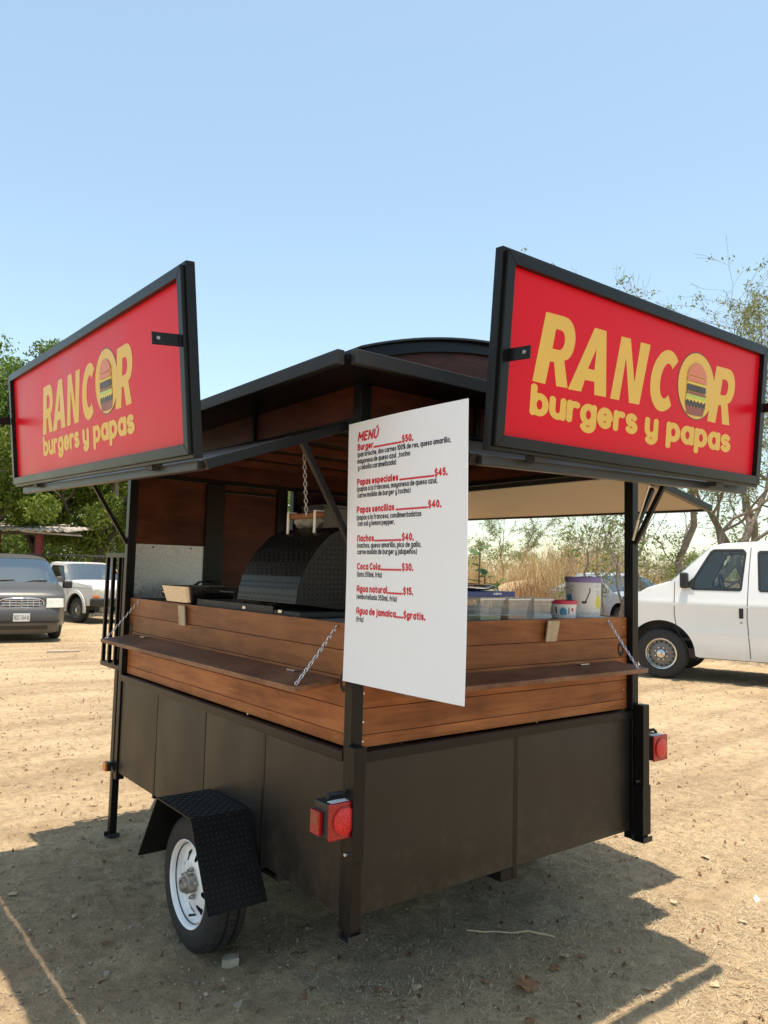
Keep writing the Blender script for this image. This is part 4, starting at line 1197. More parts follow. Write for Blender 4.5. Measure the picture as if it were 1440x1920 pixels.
# steel pan, bowl, cable
def open_pan(name, x0, y0, z0, x1, y1, z1, t, label):
    p = empty(name, ((x0+x1)/2, (y0+y1)/2, z0), label=label, cat='pan')
    cx, cy = (x0+x1)/2, (y0+y1)/2
    hx, hy, h = (x1-x0)/2, (y1-y0)/2, z1-z0
    def ring(sx, sy, z, r=.03, n=5):
        out = []
        for qx, qy, a0 in ((1, 1, 0), (-1, 1, 90), (-1, -1, 180), (1, -1, 270)):
            for k in range(n+1):
                a = rad(a0+90*k/n); out.append((qx*(sx-r)+r*math.cos(a), qy*(sy-r)+r*math.sin(a), z))
        return out
    rings = [ring(hx-t-.02, hy-t-.02, .002), ring(hx-.02-.008, hy-.02-.008, .006), ring(hx-.006, hy-.006, h-.004), ring(hx-.004, hy-.004, h), ring(hx+.010, hy+.010, h), ring(hx+.011, hy+.011, h-.004), ring(hx+.009, hy+.009, h-.003)]
    inner = [ring(hx-.010, hy-.010, h-.001), ring(hx-.033, hy-.033, .012)]
    def loft(rs, cap0=False, cap1=False):
        n = len(rs[0]); V = [v for r in rs for v in r]; F = []
        for i in range(len(rs)-1):
            for j in range(n): F.append((i*n+j, i*n+(j+1) % n, (i+1)*n+(j+1) % n, (i+1)*n+j))
        if cap0: F.append(tuple(range(n))[::-1])
        if cap1: F.append(tuple((len(rs)-1)*n+j for j in range(n)))
        return V, F
    V, F = loft(rings[:5], True); obj_from('pan_wall', V, F, M['steel'], p, smooth=40)
    V, F = loft([rings[4]]+inner, False, True); obj_from('pan_inside', V, F, M['steel'], p, smooth=40)
    return p
open_pan('steel_pan', .006, 1.505, 1.4455, .52, 1.875, 1.537, .02, 'deep stainless steel food pan hanging over the side counter edge')
bw = MB().lathe([(.03, 0), (.055, .012), (.078, .035), (.088, .062), (.092, .063), (.086, .058), (.075, .034), (.05, .014), (.0, .006)], 28).obj('mixing_bowl', M['steel'], smooth=50, loc=(.17, 2.02, 1.4395))
tag(bw, 'small steel mixing bowl standing behind the steel food pan', 'bowl')
cb = MB()
pts = []
for k in range(60):
    a = k*.42
    pts.append((math.cos(a)*(.075+.01*math.sin(k)), math.sin(a*.9)*.05, .06+math.sin(a)*.055+.001*k*.2))
cb.tube(pts, .004, 6)
tag(cb.obj('cable_coil', M['rubber'], smooth=60, loc=(.40, 2.08, 1.4385)), 'black cable coiled up behind the steel food pan', 'cable')
# dark crates on a high shelf inside
MB().box(1.20, 2.06, 1.905, W-.055, yw-.001, 1.92).obj('inner_shelf', M['plywood'], tr, .002)
for x in (1.26, 1.62): MB().box(x, yw-.008, 1.70, x+.02, yw-.001, 1.9045).box(x, 2.10, 1.898, x+.02, yw-.0085, 1.9045).obj('shelf_bracket', M['black'], tr)
for k, (y0, y1, h, lb) in enumerate(((1.21, 1.45, .15, 'low dark grey plastic crate on the high shelf inside the trailer'), (1.47, 1.70, .20, 'taller dark plastic crate beside the low one on the high shelf'))):
    cr = empty('storage_crate', ((y0+y1)/2, 2.21, 1.9205), label=lb, cat='crate')
    hy = (y1-y0)/2
    MB().hexa([(-hy+.012, -.125, 0), (hy-.012, -.125, 0), (hy-.012, .125, 0), (-hy+.012, .125, 0), (-hy+.006, -.14, h), (hy-.006, -.14, h), (hy-.006, .14, h), (-hy+.006, .14, h)]).obj('crate_body', M['cooler'], cr, .006)
    MB().box(-hy, -.147, h+.0005, hy, .147, h+.02).obj('crate_lid', M['cooler'], cr, .005)

# ------------------------------------------------------------------ rear counter: clear tubs, carton, canisters
ZC = ZT-.0048
def clear_tub(x0, x1, y0, y1, h, sauce, label):
    c = empty('plastic_container', ((x0+x1)/2, (y0+y1)/2, ZC), label=label, cat='container', group='clear food containers on the rear counter')
    hx, hy = (x1-x0)/2, (y1-y0)/2
    def R_(k, z): return [(-hx*k, -hy*k, z), (hx*k, -hy*k, z), (hx*k, hy*k, z), (-hx*k, hy*k, z)]
    rs = [R_(.86, 0), R_(.92, h*.62), R_(.97, h*.63), R_(1.0, h*.93), R_(1.05, h*.93), R_(1.05, h)]
    V = [v for r in rs for v in r]; F = [(3, 2, 1, 0)]
    for i in range(len(rs)-1):
        for j in range(4): F.append((i*4+j, i*4+(j+1) % 4, (i+1)*4+(j+1) % 4, (i+1)*4+j))
    obj_from('tub', V, F, M['clear_pl'], c, bevel=.006)
    MB().box(-hx*1.04, -hy*1.04, h+.0008, hx*1.04, hy*1.04, h+.006).obj('lid', M['clear_pl'], c, .002)
    rim = MB()
    for a, b in zip(R_(1.05, h-.003), R_(1.05, h-.003)[1:]+R_(1.05, h-.003)[:1]): rim.beam(a, b, .004, .006)
    rim.obj('rim', M['white_pl'], c)
    if sauce: MB().hexa(R_(.84, .003)+R_(.85, .018)).obj('sauce', M[sauce], c)
    MB().box(-hx*.35, -hy*.45, .004 if not sauce else .019, hx*.3, hy*.3, h*.85).obj('inner_cup', M['clear_pl'], c, .004)
    return c
clear_tub(.735, .880, .090, .225, .096, 'sauce_g', 'clear plastic container with green sauce at the bottom on rear counter')
clear_tub(.912, 1.052, .090, .225, .094, 'sauce_o', 'clear plastic container with orange sauce at the bottom on rear counter')
clear_tub(1.082, 1.212, .090, .220, .092, None, 'clear plastic container without sauce beside the red lidded canister')
bx_ = empty('blue_carton', (.80, .17, ZC+.1022), label='flat dark blue carton lying on top of the clear containers', cat='carton')
MB().box(-.16, -.075, 0, .16, .09, .024).obj('carton_body', M['blue_box'], bx_, .002)
V, F = text2d('papas', .006, .16, .1, .05, 0, .09)
obj_from('carton_print', [(a+.02, -.0758, b+.011) for a, b in V], F, M['menu_white'], bx_)
fp = blob('foil_packet', (.74, .19, ZC+.1265), (.17, .085, .016), 9, M['steel'], 'flattened silver foil packet on the dark blue carton', 'foil')

def canister(name, cx, cy, r0, r1, h, lid_mat, lid_h, label, prints, ps=.72):
    c = empty(name, (cx, cy, ZC), label=label, cat='canister')
    MB().lathe([(0, .0), (r0*.95, 0), (r0, .006), (r1, h-.004), (r1*.97, h), (r1*.93, h)], 40).obj('canister_body', M['white_pl'], c, smooth=40)
    MB().lathe([(r1*1.005, h-lid_h), (r1*1.045, h-lid_h+.001), (r1*1.05, h+.004), (r1*1.02, h+.008), (r1*.9, h+.007), (r1*.86, h+.004), (0, h+.004)], 40).obj('canister_lid', lid_mat, c, smooth=40)
    th0 = math.atan2(CAM.y-cy, CAM.x-cx)
    for nm, V, F, mat, d in prints:
        pts = []
        for a, b in V:
            r = r0+(r1-r0)*b/h+d; t = th0+a*ps/r
            pts.append((r*math.cos(t), r*math.sin(t), b))
        obj_from(nm, pts, F, mat, c)
    return c
def shp(poly, h=.004):
    xs = [p[0] for p in poly]; ys = [p[1] for p in poly]
    return sdf_mesh(lambda P: sd_poly(P, poly), min(xs)-h, max(xs)+h, min(ys)-h, max(ys)+h, h)
def strokes(sts, r, h=.002):
    xs = [p[0] for s in sts for p in s]; ys = [p[1] for s in sts for p in s]
    return sdf_mesh(lambda P: np.min([sd_polyline(P, s) for s in sts], 0)-r, min(xs)-r-h, max(xs)+r+h, min(ys)-r-h, max(ys)+r+h, h)
big = []
big.append(('printed_patch', *shp([(-.125, .045), (-.075, .055), (-.085, .118), (-.135, .105)]), M['blue_pr'], .0008))
big.append(('printed_ladle', *strokes([[(.045, .142), (.048, .132), (.024, .088), (.016, .080)]], .0035), M['menu_ink'], .0008))
big.append(('printed_ladle', *shp(ell(.008, .078, .019, .010, 180, 360, 12)+[(.027, .080), (-.011, .080)], .003), M['menu_ink'], .001))
big.append(('printed_fruit', *shp(ell(.125, .075, .030, .034, 0, 360, 20)), M['yellow_pr'], .0008))
cf = []
rr = random.Random(3)
for k in range(26):
    a, b = rr.uniform(-.125, -.065), rr.uniform(.120, .155)
    cf.append([(a, b), (a+rr.uniform(-.003, .003), b+.003)])
for k in range(16):
    a, b = -.13+k*.0165, .018+.004*(k % 2)
    cf.append([(a, b), (a+.004, b+.004 if k % 3 else b-.003)])
for k in range(10):
    a, b = rr.uniform(.09, .13), rr.uniform(.11, .155); cf.append([(a, b), (a+.002, b+.003)])
big.append(('printed_speckles', *strokes(cf, .0013, .0016), M['menu_ink'], .0008))
big.append(('printed_border', *strokes([[(a, .172), (a+.005, .178), (a+.010, .172)] for a in np.arange(-.17, .17, .010)]+[[(a, .178), (a+.005, .184), (a+.010, .178)] for a in np.arange(-.17, .17, .010)], .0016, .0018), M['lilac'], .0008))
canister('large_canister', 1.545, .170, .084, .089, .192, M['lilac'], .014, 'tall white canister with lilac lid and a printed ladle', big)
sm = []
sm.append(('printed_pot', *shp([(-.025, .016), (.022, .016), (.02, .04), (.006, .052), (-.01, .052), (-.024, .04)], .003), M['blue_pr'], .0008))
sm.append(('printed_tool', *strokes([[(.035, .022), (.037, .048)]], .003), M['menu_ink'], .0008))
sm.append(('printed_tool', *strokes([[(-.05, .024), (-.055, .050)]], .005), M['menu_ink'], .0008))
sm.append(('printed_fruit', *shp(ell(.065, .04, .010, .009, 0, 360, 14), .002), M['red_pl'], .0008))
sm.append(('printed_speckles', *strokes([[(a, .010), (a+.003, .012)] for a in np.arange(-.07, .075, .011)], .0013, .0016), M['menu_ink'], .0008))
canister('small_canister', 1.368, .150, .058, .063, .076, M['red_pl'], .010, 'short white canister with red lid beside the tall lilac one', sm)
MB().box(1.14, .056, ZC+.0002, 1.27, .125, ZC+.0012).obj('counter_mat', M['trim'], tr)

# ------------------------------------------------------------------ litter on the dirt near the trailer
def place(px_x, px_y, z=0): return px_x, px_y
def leaf(loc, size, rz, mat, label, group, seed):
    rr = random.Random(seed)
    V, F = [], []
    n = 7
    for i in range(n):
        t = i/(n-1)
        w = math.sin(math.pi*min(t*1.05, 1))**.8*.34*(1+rr.uniform(-.25, .25))
        c = rr.uniform(-.03, .03)
        zc = .10*math.sin(t*4+seed)
        for s, zz in ((-1, .10), (0, 0), (1, .12)):
            V.append(((t-.5)*size, (s*w+c)*size, (zz*abs(s)*(.5+rr.random())+zc*.5+.08)*size))
    for i in range(n-1):
        for j in range(2): F.append((i*3+j, (i+1)*3+j, (i+1)*3+j+1, i*3+j+1))
    z = float(ground_z(*loc))
    o = obj_from('dry_leaf', V, F, mat, smooth=60, loc=(loc[0], loc[1], z+.002))
    so = o.modifiers.new('thickness', 'SOLIDIFY'); so.thickness = .0008
    o.rotation_euler = (0, 0, rz)
    return tag(o, label, 'leaf', group)
leaf((.78, -.155), .13, .9, M['dryleaf'], 'large tan dead leaf curled up near the crooked pale stick', None, 2)
GRP = 'small dead leaves scattered in the trailer shade'
for k, (x, y) in enumerate(((1.105, -.084), (1.158, -.13), (.989, -.121), (1.192, -.211), (1.345, -.196), (.826, -.147), (.419, .10), (.297, .16), (.674, -.03), (1.179, -.435), (.61, -.32))):
    leaf((x, y), random.Random(k).uniform(.035, .06), k*1.7, M['dryleaf'] if k % 3 else M['paleleaf'], 'small brown dead leaf lying on the dirt in the trailer shade', GRP, k+20)
for k, (x, y) in enumerate(((1.432, -.575), (2.1, -.35), (2.75, .2), (2.0, -.05), (-.653, 1.915), (-.475, 1.493))):
    leaf((x, y), random.Random(k+50).uniform(.04, .065), k*2.1, M['paleleaf'], 'pale dead leaf lying on the dirt out from under the awnings', 'pale dead leaves round the trailer', k+60)
# crooked stick
sp = [(.905, .315), (.97, .265), (1.03, .268), (1.085, .200), (1.14, .155), (1.196, .05)]
st = MB().tube([(x-1.05, y-.2, float(ground_z(x, y))+.012+.004*math.sin(i*2)) for i, (x, y) in enumerate(sp)], [.0035, .0042, .004, .0045, .005, .0055], 7)
tag(st.obj('stick', M['paleleaf'], smooth=60, loc=(1.05, .2, 0)), 'crooked pale stick lying on the ground behind the trailer rear', 'stick')
rock('wheel_stone', (-.075, .715), (.055, .042, .038), 5, 'pale angular stone lying against the trailer tyre')
for k, (x, y, s) in enumerate(((-.515, .924, .016), (-.30, 1.25, .013), (.10, 1.75, .02), (-.264, 2.172, .016), (-.2, .40, .017), (-.6, .5, .013))):
    rock('small_stone', (x, y), (s*1.2, s, s*.7), 30+k, 'small grey brown stone on the shaded dirt beside the trailer wheel', 'small stones beside the trailer')
wp = MB().add([(-.018, -.008, .0), (.02, -.014, .003), (.018, .012, .024), (-.006, .012, .008)], [(0, 1, 2, 3)]).obj('paper_scrap', M['menu_white'], loc=(2.438, -.25, float(ground_z(2.438, -.25))+.001))
wp.modifiers.new('thickness', 'SOLIDIFY').thickness = .001
tag(wp, 'white paper scrap on the sunlit dirt to the right of the trailer', 'paper')
rock('flat_slab', (2.62, 12.8), (.45, .13, .03), 71, 'flat pale stone slab lying on the sunlit dirt before the vehicles')
# ------------------------------------------------------------------ vehicles: local x forward, y left, z up, origin under the front axle
def resample(pts, step=.07):
    out = []
    for (a, b) in zip(pts[:-1], pts[1:]):
        n = max(1, int(math.hypot(b[0]-a[0], b[1]-a[1])/step))
        for k in range(n):
            t = k/n
            out.append((a[0]+(b[0]-a[0])*t, a[1]+(b[1]-a[1])*t))
    out.append((pts[-1][0], pts[-1][1]))
    return out

def vehicle(name, label, cat, loc, heading, prof, cuts, hw, arches, windows, wheels, paint, wheel_fn, seams=(), crown=.05, glass='glass', step=.06, zoff=0):
    """prof: outline from front bottom over the roof to rear bottom; cuts: {(i0,i1): part name} glazed runs of the outline"""
    root = empty(name, loc, heading, label, cat)
    body = None
    # skin across the car
    for (i0, i1, nm, mt) in cuts:
        ps = resample(prof[i0:i1+1], .06)
        cols = [-1, -.985, -.95, -.88, -.75, -.5, -.2, .2, .5, .75, .88, .95, .985, 1]
        V, F = [], []
        for k, (x, z) in enumerate(ps):
            a = ps[max(k-1, 0)]; b = ps[min(k+1, len(ps)-1)]
            tx, tz = b[0]-a[0], b[1]-a[1]; l = math.hypot(tx, tz) or 1
            nxx, nzz = tz/l, -tx/l
            for t in cols:
                o = crown*(1-abs(t)**5)
                V.append((x+nxx*o, t*hw(x, z), z+nzz*o))
        m = len(cols)
        for k in range(len(ps)-1):
            for j in range(m-1): F.append((k*m+j, k*m+j+1, (k+1)*m+j+1, (k+1)*m+j))
        o = obj_from(nm, V, F, mt, root if body is None else body, smooth=45)
        if body is None: body = o
    poly = [(x, z) for x, z in prof]
    xs = [p[0] for p in poly]; zs = [p[1] for p in poly]
    def fn(P):
        d = sd_poly(P, poly)
        for cx, cz, r in arches: d = np.maximum(d, r-np.hypot(P[..., 0]-cx, (P[..., 1]-cz)))
        for wd in windows: d = np.maximum(d, .03-sd_poly(P, wd))
        return d
    V, F = sdf_mesh(fn, min(xs)-.02, max(xs)+.02, min(zs)-.02, max(zs)+.02, step)
    for s in (1, -1):
        obj_from('side_panel', [(a, s*hw(a, b), b) for a, b in V], [f if s < 0 else f[::-1] for f in F], paint, root, smooth=35)
        for wd in windows:
            wx = [p[0] for p in wd]; wz = [p[1] for p in wd]
            gv, gf = sdf_mesh(lambda P: sd_poly(P, wd)-.03, min(wx)-.1, max(wx)+.1, min(wz)-.1, max(wz)+.1, .045)
            g = obj_from('window', [(a, s*(hw(a, b)-.012), b) for a, b in gv], gf, M[glass], root, smooth=60)
            gv, gf = sdf_mesh(lambda P: np.abs(sd_poly(P, wd)-.028)-.016, min(wx)-.1, max(wx)+.1, min(wz)-.1, max(wz)+.1, .016)
            obj_from('window_seal', [(a, s*(hw(a, b)+.004), b) for a, b in gv], gf, M['trim'], g, smooth=60)
        for sm_ in seams:
            ps = resample(sm_, .06); mb = MB()
            Vs, Fs = [], []
            for k, (x, z) in enumerate(ps):
                a = ps[max(k-1, 0)]; b = ps[min(k+1, len(ps)-1)]; tx, tz = b[0]-a[0], b[1]-a[1]; l = math.hypot(tx, tz) or 1
                for q in (-.005, .005): Vs.append((x-tz/l*q, s*(hw(x, z)+.003), z+tx/l*q))
            for k in range(len(ps)-1): Fs.append((2*k, 2*k+1, 2*k+3, 2*k+2))
            obj_from('panel_gap', Vs, Fs, M['trim'], root)
    for cx, cz, r in arches:
        for s in (1, -1):
            w0 = hw(cx, cz+.2)
            mb = MB(); n = 14
            V, F = [], []
            for k in range(n+1):
                a = math.pi*k/n
                for yy in (w0-.01, w0-.30): V.append((cx+math.cos(a)*r, s*yy, cz+math.sin(a)*r))
            for k in range(n): F.append((2*k, 2*k+1, 2*k+3, 2*k+2))
            obj_from('wheel_well', V, F, M['trim'], root)
            MB().box(cx-r, s*(w0-.31)-.005, cz-.1, cx+r, s*(w0-.31)+.005, cz+r).obj('wheel_well', M['trim'], root)
    zmin = min(zs)
    MB().box(min(xs)+.15, -hw(0, .6)+.12, zmin-.02, max(xs)-.15, hw(0, .6)-.12, zmin+.12).obj('underbody', M['trim'], root)
    for cx, R in wheels:
        for s in (1, -1): wheel_fn(root, cx, s*(hw(cx, R+.1)-.13), R, s)
    return root

def car_wheel(style):
    def f(root, cx, cy, R, s):
        w = empty('wheel', (cx, cy, R)); w.parent = root
        T = .11
        k = .60 if style != 'flat' else .58
        MB().lathe([(R*k, s*.07), (R*k*1.04, s*T*.95), (R*.80, s*T), (R*.93, s*T*.92), (R*.985, s*T*.72), (R, s*T*.5), (R, -s*T*.5), (R*.985, -s*T*.72), (R*.9, -s*T), (R*k, -s*T*.9)], 40, (0, 0, 0), 'y').obj('tyre', M['rubber'], w, smooth=40)
        rm = MB().lathe([(R*k*1.03, s*T*.92), (R*k*1.0, s*T*.98), (R*k*.93, s*T*.95), (R*k*.91, s*T*.55), (R*k*.88, s*T*.5)], 40, (0, 0, 0), 'y').obj('rim', M['steel'] if style == 'van' else M['rim_grey'], w, smooth=40)
        MB().lathe([(R*k*.885, s*T*.45), (R*k*.70, s*T*.52), (R*k*.55, s*T*.72), (R*k*.42, s*T*.70), (R*k*.2, s*T*.66), (0, s*T*.66)], 40, (0, 0, 0), 'y').obj('wheel_disc', M['rim_grey'], rm, smooth=40)
        if style == 'van':
            for q in range(16):
                a = 2*math.pi*q/16; c = (math.cos(a)*R*k*.78, s*T*.515, math.sin(a)*R*k*.78)
                MB().lathe([(.017, -.006), (.016, .004), (0, .004)] if s > 0 else [(.017, .006), (.016, -.004), (0, -.004)], 8, c, 'y').obj('vent_hole', M['trim'], rm)
            for q in range(8):
                a = 2*math.pi*(q+.5)/8; c = (math.cos(a)*R*k*.40, s*T*.72, math.sin(a)*R*k*.40)
                MB().lathe([(.012, 0), (.011, s*.02), (0, s*.022)], 6, c, 'y').obj('lug_nut', M['chrome'], rm)
        MB().lathe([(R*k*.30, s*T*.66), (R*k*.27, s*T*1.02), (R*k*.2, s*T*1.12), (0, s*T*1.14)], 24, (0, 0, 0), 'y').obj('hub_cap', M['steel'], rm, smooth=40)
        return w
    return f
M['rim_grey'] = simple('grey wheel steel', (.17, .16, .15), .5, .3, var=.2, scale=15)

def heading_of(px, turn):       # heading: towards the camera along its column, then turned
    x, y = cam_xy(px, 10)
    return math.atan2(CAM.y-y, CAM.x-x)+rad(turn)

# ---- white passenger van, nose to the left, on the right of the lot
def van_hw(x, z):
    w = .99 - .02*max(0, (.9-z))**2
    if z > 1.17: w -= .19*(z-1.17)+.06*(z-1.17)**2
    if x > .1: w -= .16*((x-.1)/.46)**2
    return w + .012*math.exp(-((z-.73)/.05)**2)+.010*math.exp(-((z-1.17)/.03)**2)
van_prof = [(.86, .40), (.90, .62), (.88, .95), (.84, 1.12), (.70, 1.24), (.38, 1.36), (-.14, 1.475), (-.42, 1.70), (-.78, 2.01), (-.98, 2.065), (-1.6, 2.10), (-3.2, 2.11), (-4.45, 2.07), (-4.62, 1.90), (-4.70, 1.0), (-4.68, .42), (-2.2, .37), (-.62, .37)]
VX = lambda x: x*(.87 if x < 0 else .62)
van_prof = [(VX(x), z) for x, z in van_prof]
vp = cam_xy(1243, 12.05)
vhd = heading_of(1243, -102)
vp = (vp[0]+math.sin(vhd)*.86, vp[1]-math.cos(vhd)*.86)
vz = float(ground_z(*vp))-.005
win_f = [(-.55, 1.42), (-.56, 1.50), (-.84, 1.94), (-.88, 1.96), (-1.31, 1.965), (-1.33, 1.94), (-1.27, 1.42)]
win_r1 = [(-1.62, 1.42), (-1.60, 1.94), (-2.75, 1.95), (-2.75, 1.42)]
win_r2 = [(-2.95, 1.42), (-2.95, 1.95), (-4.2, 1.94), (-4.25, 1.42)]
win_f, win_r1, win_r2 = [[(VX(x), z) for x, z in w] for w in (win_f, win_r1, win_r2)]
van = vehicle('passenger_van', 'white passenger van parked beside the bare tree', 'van', (vp[0], vp[1], vz), vhd, van_prof,
    [(0, 6, 'nose_skin', M['van_white']), (6, 8, 'windshield', M['windshield']), (8, 15, 'roof_skin', M['van_white'])], van_hw,
    [(0, .40, .50), (-3.05, .40, .50)], [win_f, win_r1, win_r2], [(0, .385), (-3.05, .385)], M['van_white'], car_wheel('van'),
    seams=[[(VX(x), z) for x, z in q] for q in ([(-.23, 1.50), (-.235, 1.0), (-.27, .78), (-.52, .40)], [(-1.45, 2.03), (-1.42, 1.6), (-1.40, 1.0), (-1.45, .40)])], crown=.05, step=.055)
for s in (1, -1):
    MB().box(-.30, s*(van_hw(-.4, 1.5)+.02)-.0, 1.40, -.41, s*(van_hw(-.4, 1.5)+.02)+s*.16, 1.64).obj('mirror', M['trim'], van, .03)
    MB().prism([(-.31, 1.41), (-.49, 1.41), (-.49, 1.58)], lambda a, b, d: (a, s*(van_hw(a, b)+d), b), .002, .02).obj('mirror_base', M['trim'], van)
    MB().box(-1.17, s*(van_hw(-1.3, 1.05))-.006, .98, -1.11, s*(van_hw(-1.3, 1.05))+.012, 1.13).obj('door_handle', M['trim'], van, .01)
    MB().lathe([(.016, -.01), (.014, .008), (0, .008)] if s > 0 else [(.016, .01), (.014, -.008), (0, -.008)], 10, (-1.14, s*van_hw(-1.3, .92), .92), 'y').obj('door_lock', M['steel'], van)
    MB().box(.50, s*.62-.16, .78, .605, s*.62+.16, 1.0).obj('headlight', M['lamp_glass'], van, .02)
MB().box(.53, -.44, .72, .615, .44, 1.02).obj('grille', M['trim'], van, .02)
MB().box(.52, -.90, .42, .68, .90, .62).obj('bumper', M['chrome'], van, .03)
sw = [(-.80+.06*math.sin(t)*.5, .42+.19*math.cos(t), 1.46+.17*math.sin(t)) for t in [2*math.pi*k/24 for k in range(24)]]
stw = MB().tube(sw, .014, 8, closed=True).tube([(-.80, .42, 1.46), (-.45, .42, 1.28)], .03, 8).tube([(-.80, .24, 1.46), (-.80, .60, 1.46)], .013, 6).obj('steering_wheel', M['trim'], van, smooth=60)
MB().box(-.62, -.85, 1.05, -.25, .85, 1.40).obj('dashboard', M['seat'], van, .06)
for y in (-.45, .45):
    st_ = MB().hexa([(-1.75, y-.26, .95), (-1.15, y-.26, .95), (-1.15, y+.26, .95), (-1.75, y+.26, .95), (-1.75, y-.26, 1.12), (-1.15, y-.26, 1.15), (-1.15, y+.26, 1.15), (-1.75, y+.26, 1.12)]).obj('seat', M['seat'], van, .05)
    MB().hexa([(-1.80, y-.24, 1.12), (-1.64, y-.24, 1.12), (-1.64, y+.24, 1.12), (-1.80, y+.24, 1.12), (-1.96, y-.22, 1.72), (-1.84, y-.22, 1.72), (-1.84, y+.22, 1.72), (-1.96, y+.22, 1.72)]).obj('seat_back', M['seat'], st_, .05)
MB().box(-2.9, -.85, .95, -2.3, .85, 1.15).obj('bench_seat', M['seat'], van, .05)
MB().hexa([(-2.95, -.85, 1.15), (-2.8, -.85, 1.15), (-2.8, .85, 1.15), (-2.95, .85, 1.15), (-3.1, -.82, 1.7), (-3.0, -.82, 1.7), (-3.0, .82, 1.7), (-3.1, .82, 1.7)]).obj('bench_back', M['seat'], van, .05)
MB().box(-4.5, -.85, .60, -.2, .85, .64).obj('van_floor', M['seat'], van)

# ---- dark minivan facing the camera on the left
def mini_hw(x, z):
    w = .92
    if z > .95: w -= .30*(z-.95)
    if x > .2: w -= .22*((x-.2)/.78)**2.2
    if z < .45: w -= .15*(.45-z)
    return w
mini_prof = [(.86, .22), (.95, .34), (.98, .52), (.95, .66), (.90, .70), (.84, .93), (.70, 1.00), (.05, 1.13), (-.12, 1.16), (-.55, 1.48), (-.88, 1.66), (-1.3, 1.74), (-2.4, 1.77), (-3.5, 1.72), (-3.75, 1.5), (-3.95, 1.0), (-3.95, .35), (-2.0, .26)]
mp_ = cam_xy(40, 16.6)
mini = vehicle('parked_minivan', 'dusty dark grey minivan with chrome grille parked facing the trailer', 'minivan', (mp_[0], mp_[1], float(ground_z(*mp_))-.004), heading_of(40, 6), mini_prof,
    [(0, 8, 'nose_skin', M['mini_grey']), (8, 10, 'windshield', M['windshield']), (10, 16, 'roof_skin', M['mini_grey'])], mini_hw,
    [(0, .34, .40), (-2.95, .34, .40)], [[(-.62, 1.15), (-1.05, 1.58), (-1.35, 1.60), (-1.35, 1.15)], [(-1.52, 1.15), (-1.52, 1.60), (-2.5, 1.60), (-2.5, 1.15)], [(-2.68, 1.15), (-2.68, 1.60), (-3.4, 1.56), (-3.6, 1.15)]],
    [(0, .325), (-2.95, .325)], M['mini_grey'], car_wheel('mini'), seams=[[(-.3, 1.12), (-.35, .6), (-.45, .35)]], crown=.07, step=.07, glass='windshield')
# grille: oval frame with bars
gl_ = MB(); rim_pts = [(.985-.05*abs(y/.42)**2, y, .79+z) for y, z in [(.42*math.copysign(abs(math.cos(t))**.55, math.cos(t)), .115*math.copysign(abs(math.sin(t))**.7, math.sin(t))) for t in [2*math.pi*k/36 for k in range(36)]]]
gf_ = gl_.tube(rim_pts, .014, 6, closed=True).obj('grille', M['chrome'], mini, smooth=60)
MB().hexa([(.90, -.40, .68), (.955, -.40, .68), (.955, .40, .68), (.90, .40, .68), (.86, -.40, .90), (.925, -.40, .90), (.925, .40, .90), (.86, .40, .90)]).obj('grille_back', M['trim'], gf_)
for k in range(4):
    z = .715+k*.05
    w = .41-.09*abs(k-1.5)/1.5
    MB().tube([(.985-.05*(y/.42)**2-.0, y, z) for y in np.linspace(-w, w, 9)], .009, 6).obj('grille_bar', M['chrome'], gf_, smooth=60)
for k in range(7):
    y = -.33+k*.11; h = .105-.03*abs(y)/.33
    MB().tube([(.982-.05*(y/.42)**2, y, .79-h), (.982-.05*(y/.42)**2, y, .79+h)], .007, 6).obj('grille_bar', M['chrome'], gf_, smooth=60)
em = MB().prism([(-.055, -.018), (-.018, -.018), (-.02, -.04), (.02, -.04), (.018, -.018), (.055, -.018), (.05, .018), (.018, .018), (.02, .04), (-.02, .04), (-.018, .018), (-.05, .018)], lambda a, b, d: (.985+d, a, .80+b), .005, .02).obj('emblem', M['brass'], gf_)
for s in (1, -1):
    MB().hexa([(.88, s*.46, .70), (1.015, s*.46, .70), (.975, s*.80, .71), (.70, s*.86, .71), (.83, s*.47, .90), (.945, s*.47, .90), (.90, s*.79, .90), (.66, s*.85, .90)]).obj('headlight', M['lamp_glass'], mini, .02)
    MB().box(.35, s*.95, 1.08, .47-.25, s*.95+s*.20, 1.24).obj('mirror', M['trim'], mini, .03).location.x = -.55
MB().hexa([(.93, -.75, .40), (1.045, -.62, .40), (1.045, .62, .40), (.93, .75, .40), (.93, -.75, .47), (1.05, -.62, .47), (1.05, .62, .47), (.93, .75, .47)]).obj('bumper_strip', M['trim'], mini, .02)
MB().hexa([(.90, -.55, .27), (1.0, -.5, .27), (1.0, .5, .27), (.90, .55, .27), (.93, -.55, .35), (1.03, -.5, .35), (1.03, .5, .35), (.93, .55, .35)]).obj('air_intake', M['trim'], mini, .015)
pl = MB().box(1.055, -.155, .44, 1.065, .155, .60).obj('licence_plate', M['plate_white'], mini, .004)
V, F = text2d('RDZ-764-B', .055, .11, .2, .27, 0, .08)
obj_from('plate_characters', [(1.0665, -.135+a, .478+b) for a, b in V], F, M['menu_ink'], pl)
for y0, y1 in ((-.65, -.05), (.05, .6)):
    MB().tube([(.02, y0, 1.19), (-.10, (y0+y1)/2, 1.245), (-.13, y1, 1.262)], .012, 5).obj('wiper', M['trim'], mini)
for y in (-.4, .4):
    MB().hexa([(-1.5, y-.25, .9), (-1.2, y-.25, .9), (-1.2, y+.25, .9), (-1.5, y+.25, .9), (-1.6, y-.2, 1.5), (-1.45, y-.2, 1.5), (-1.45, y+.2, 1.5), (-1.6, y+.2, 1.5)]).obj('seat', M['seat'], mini, .05)
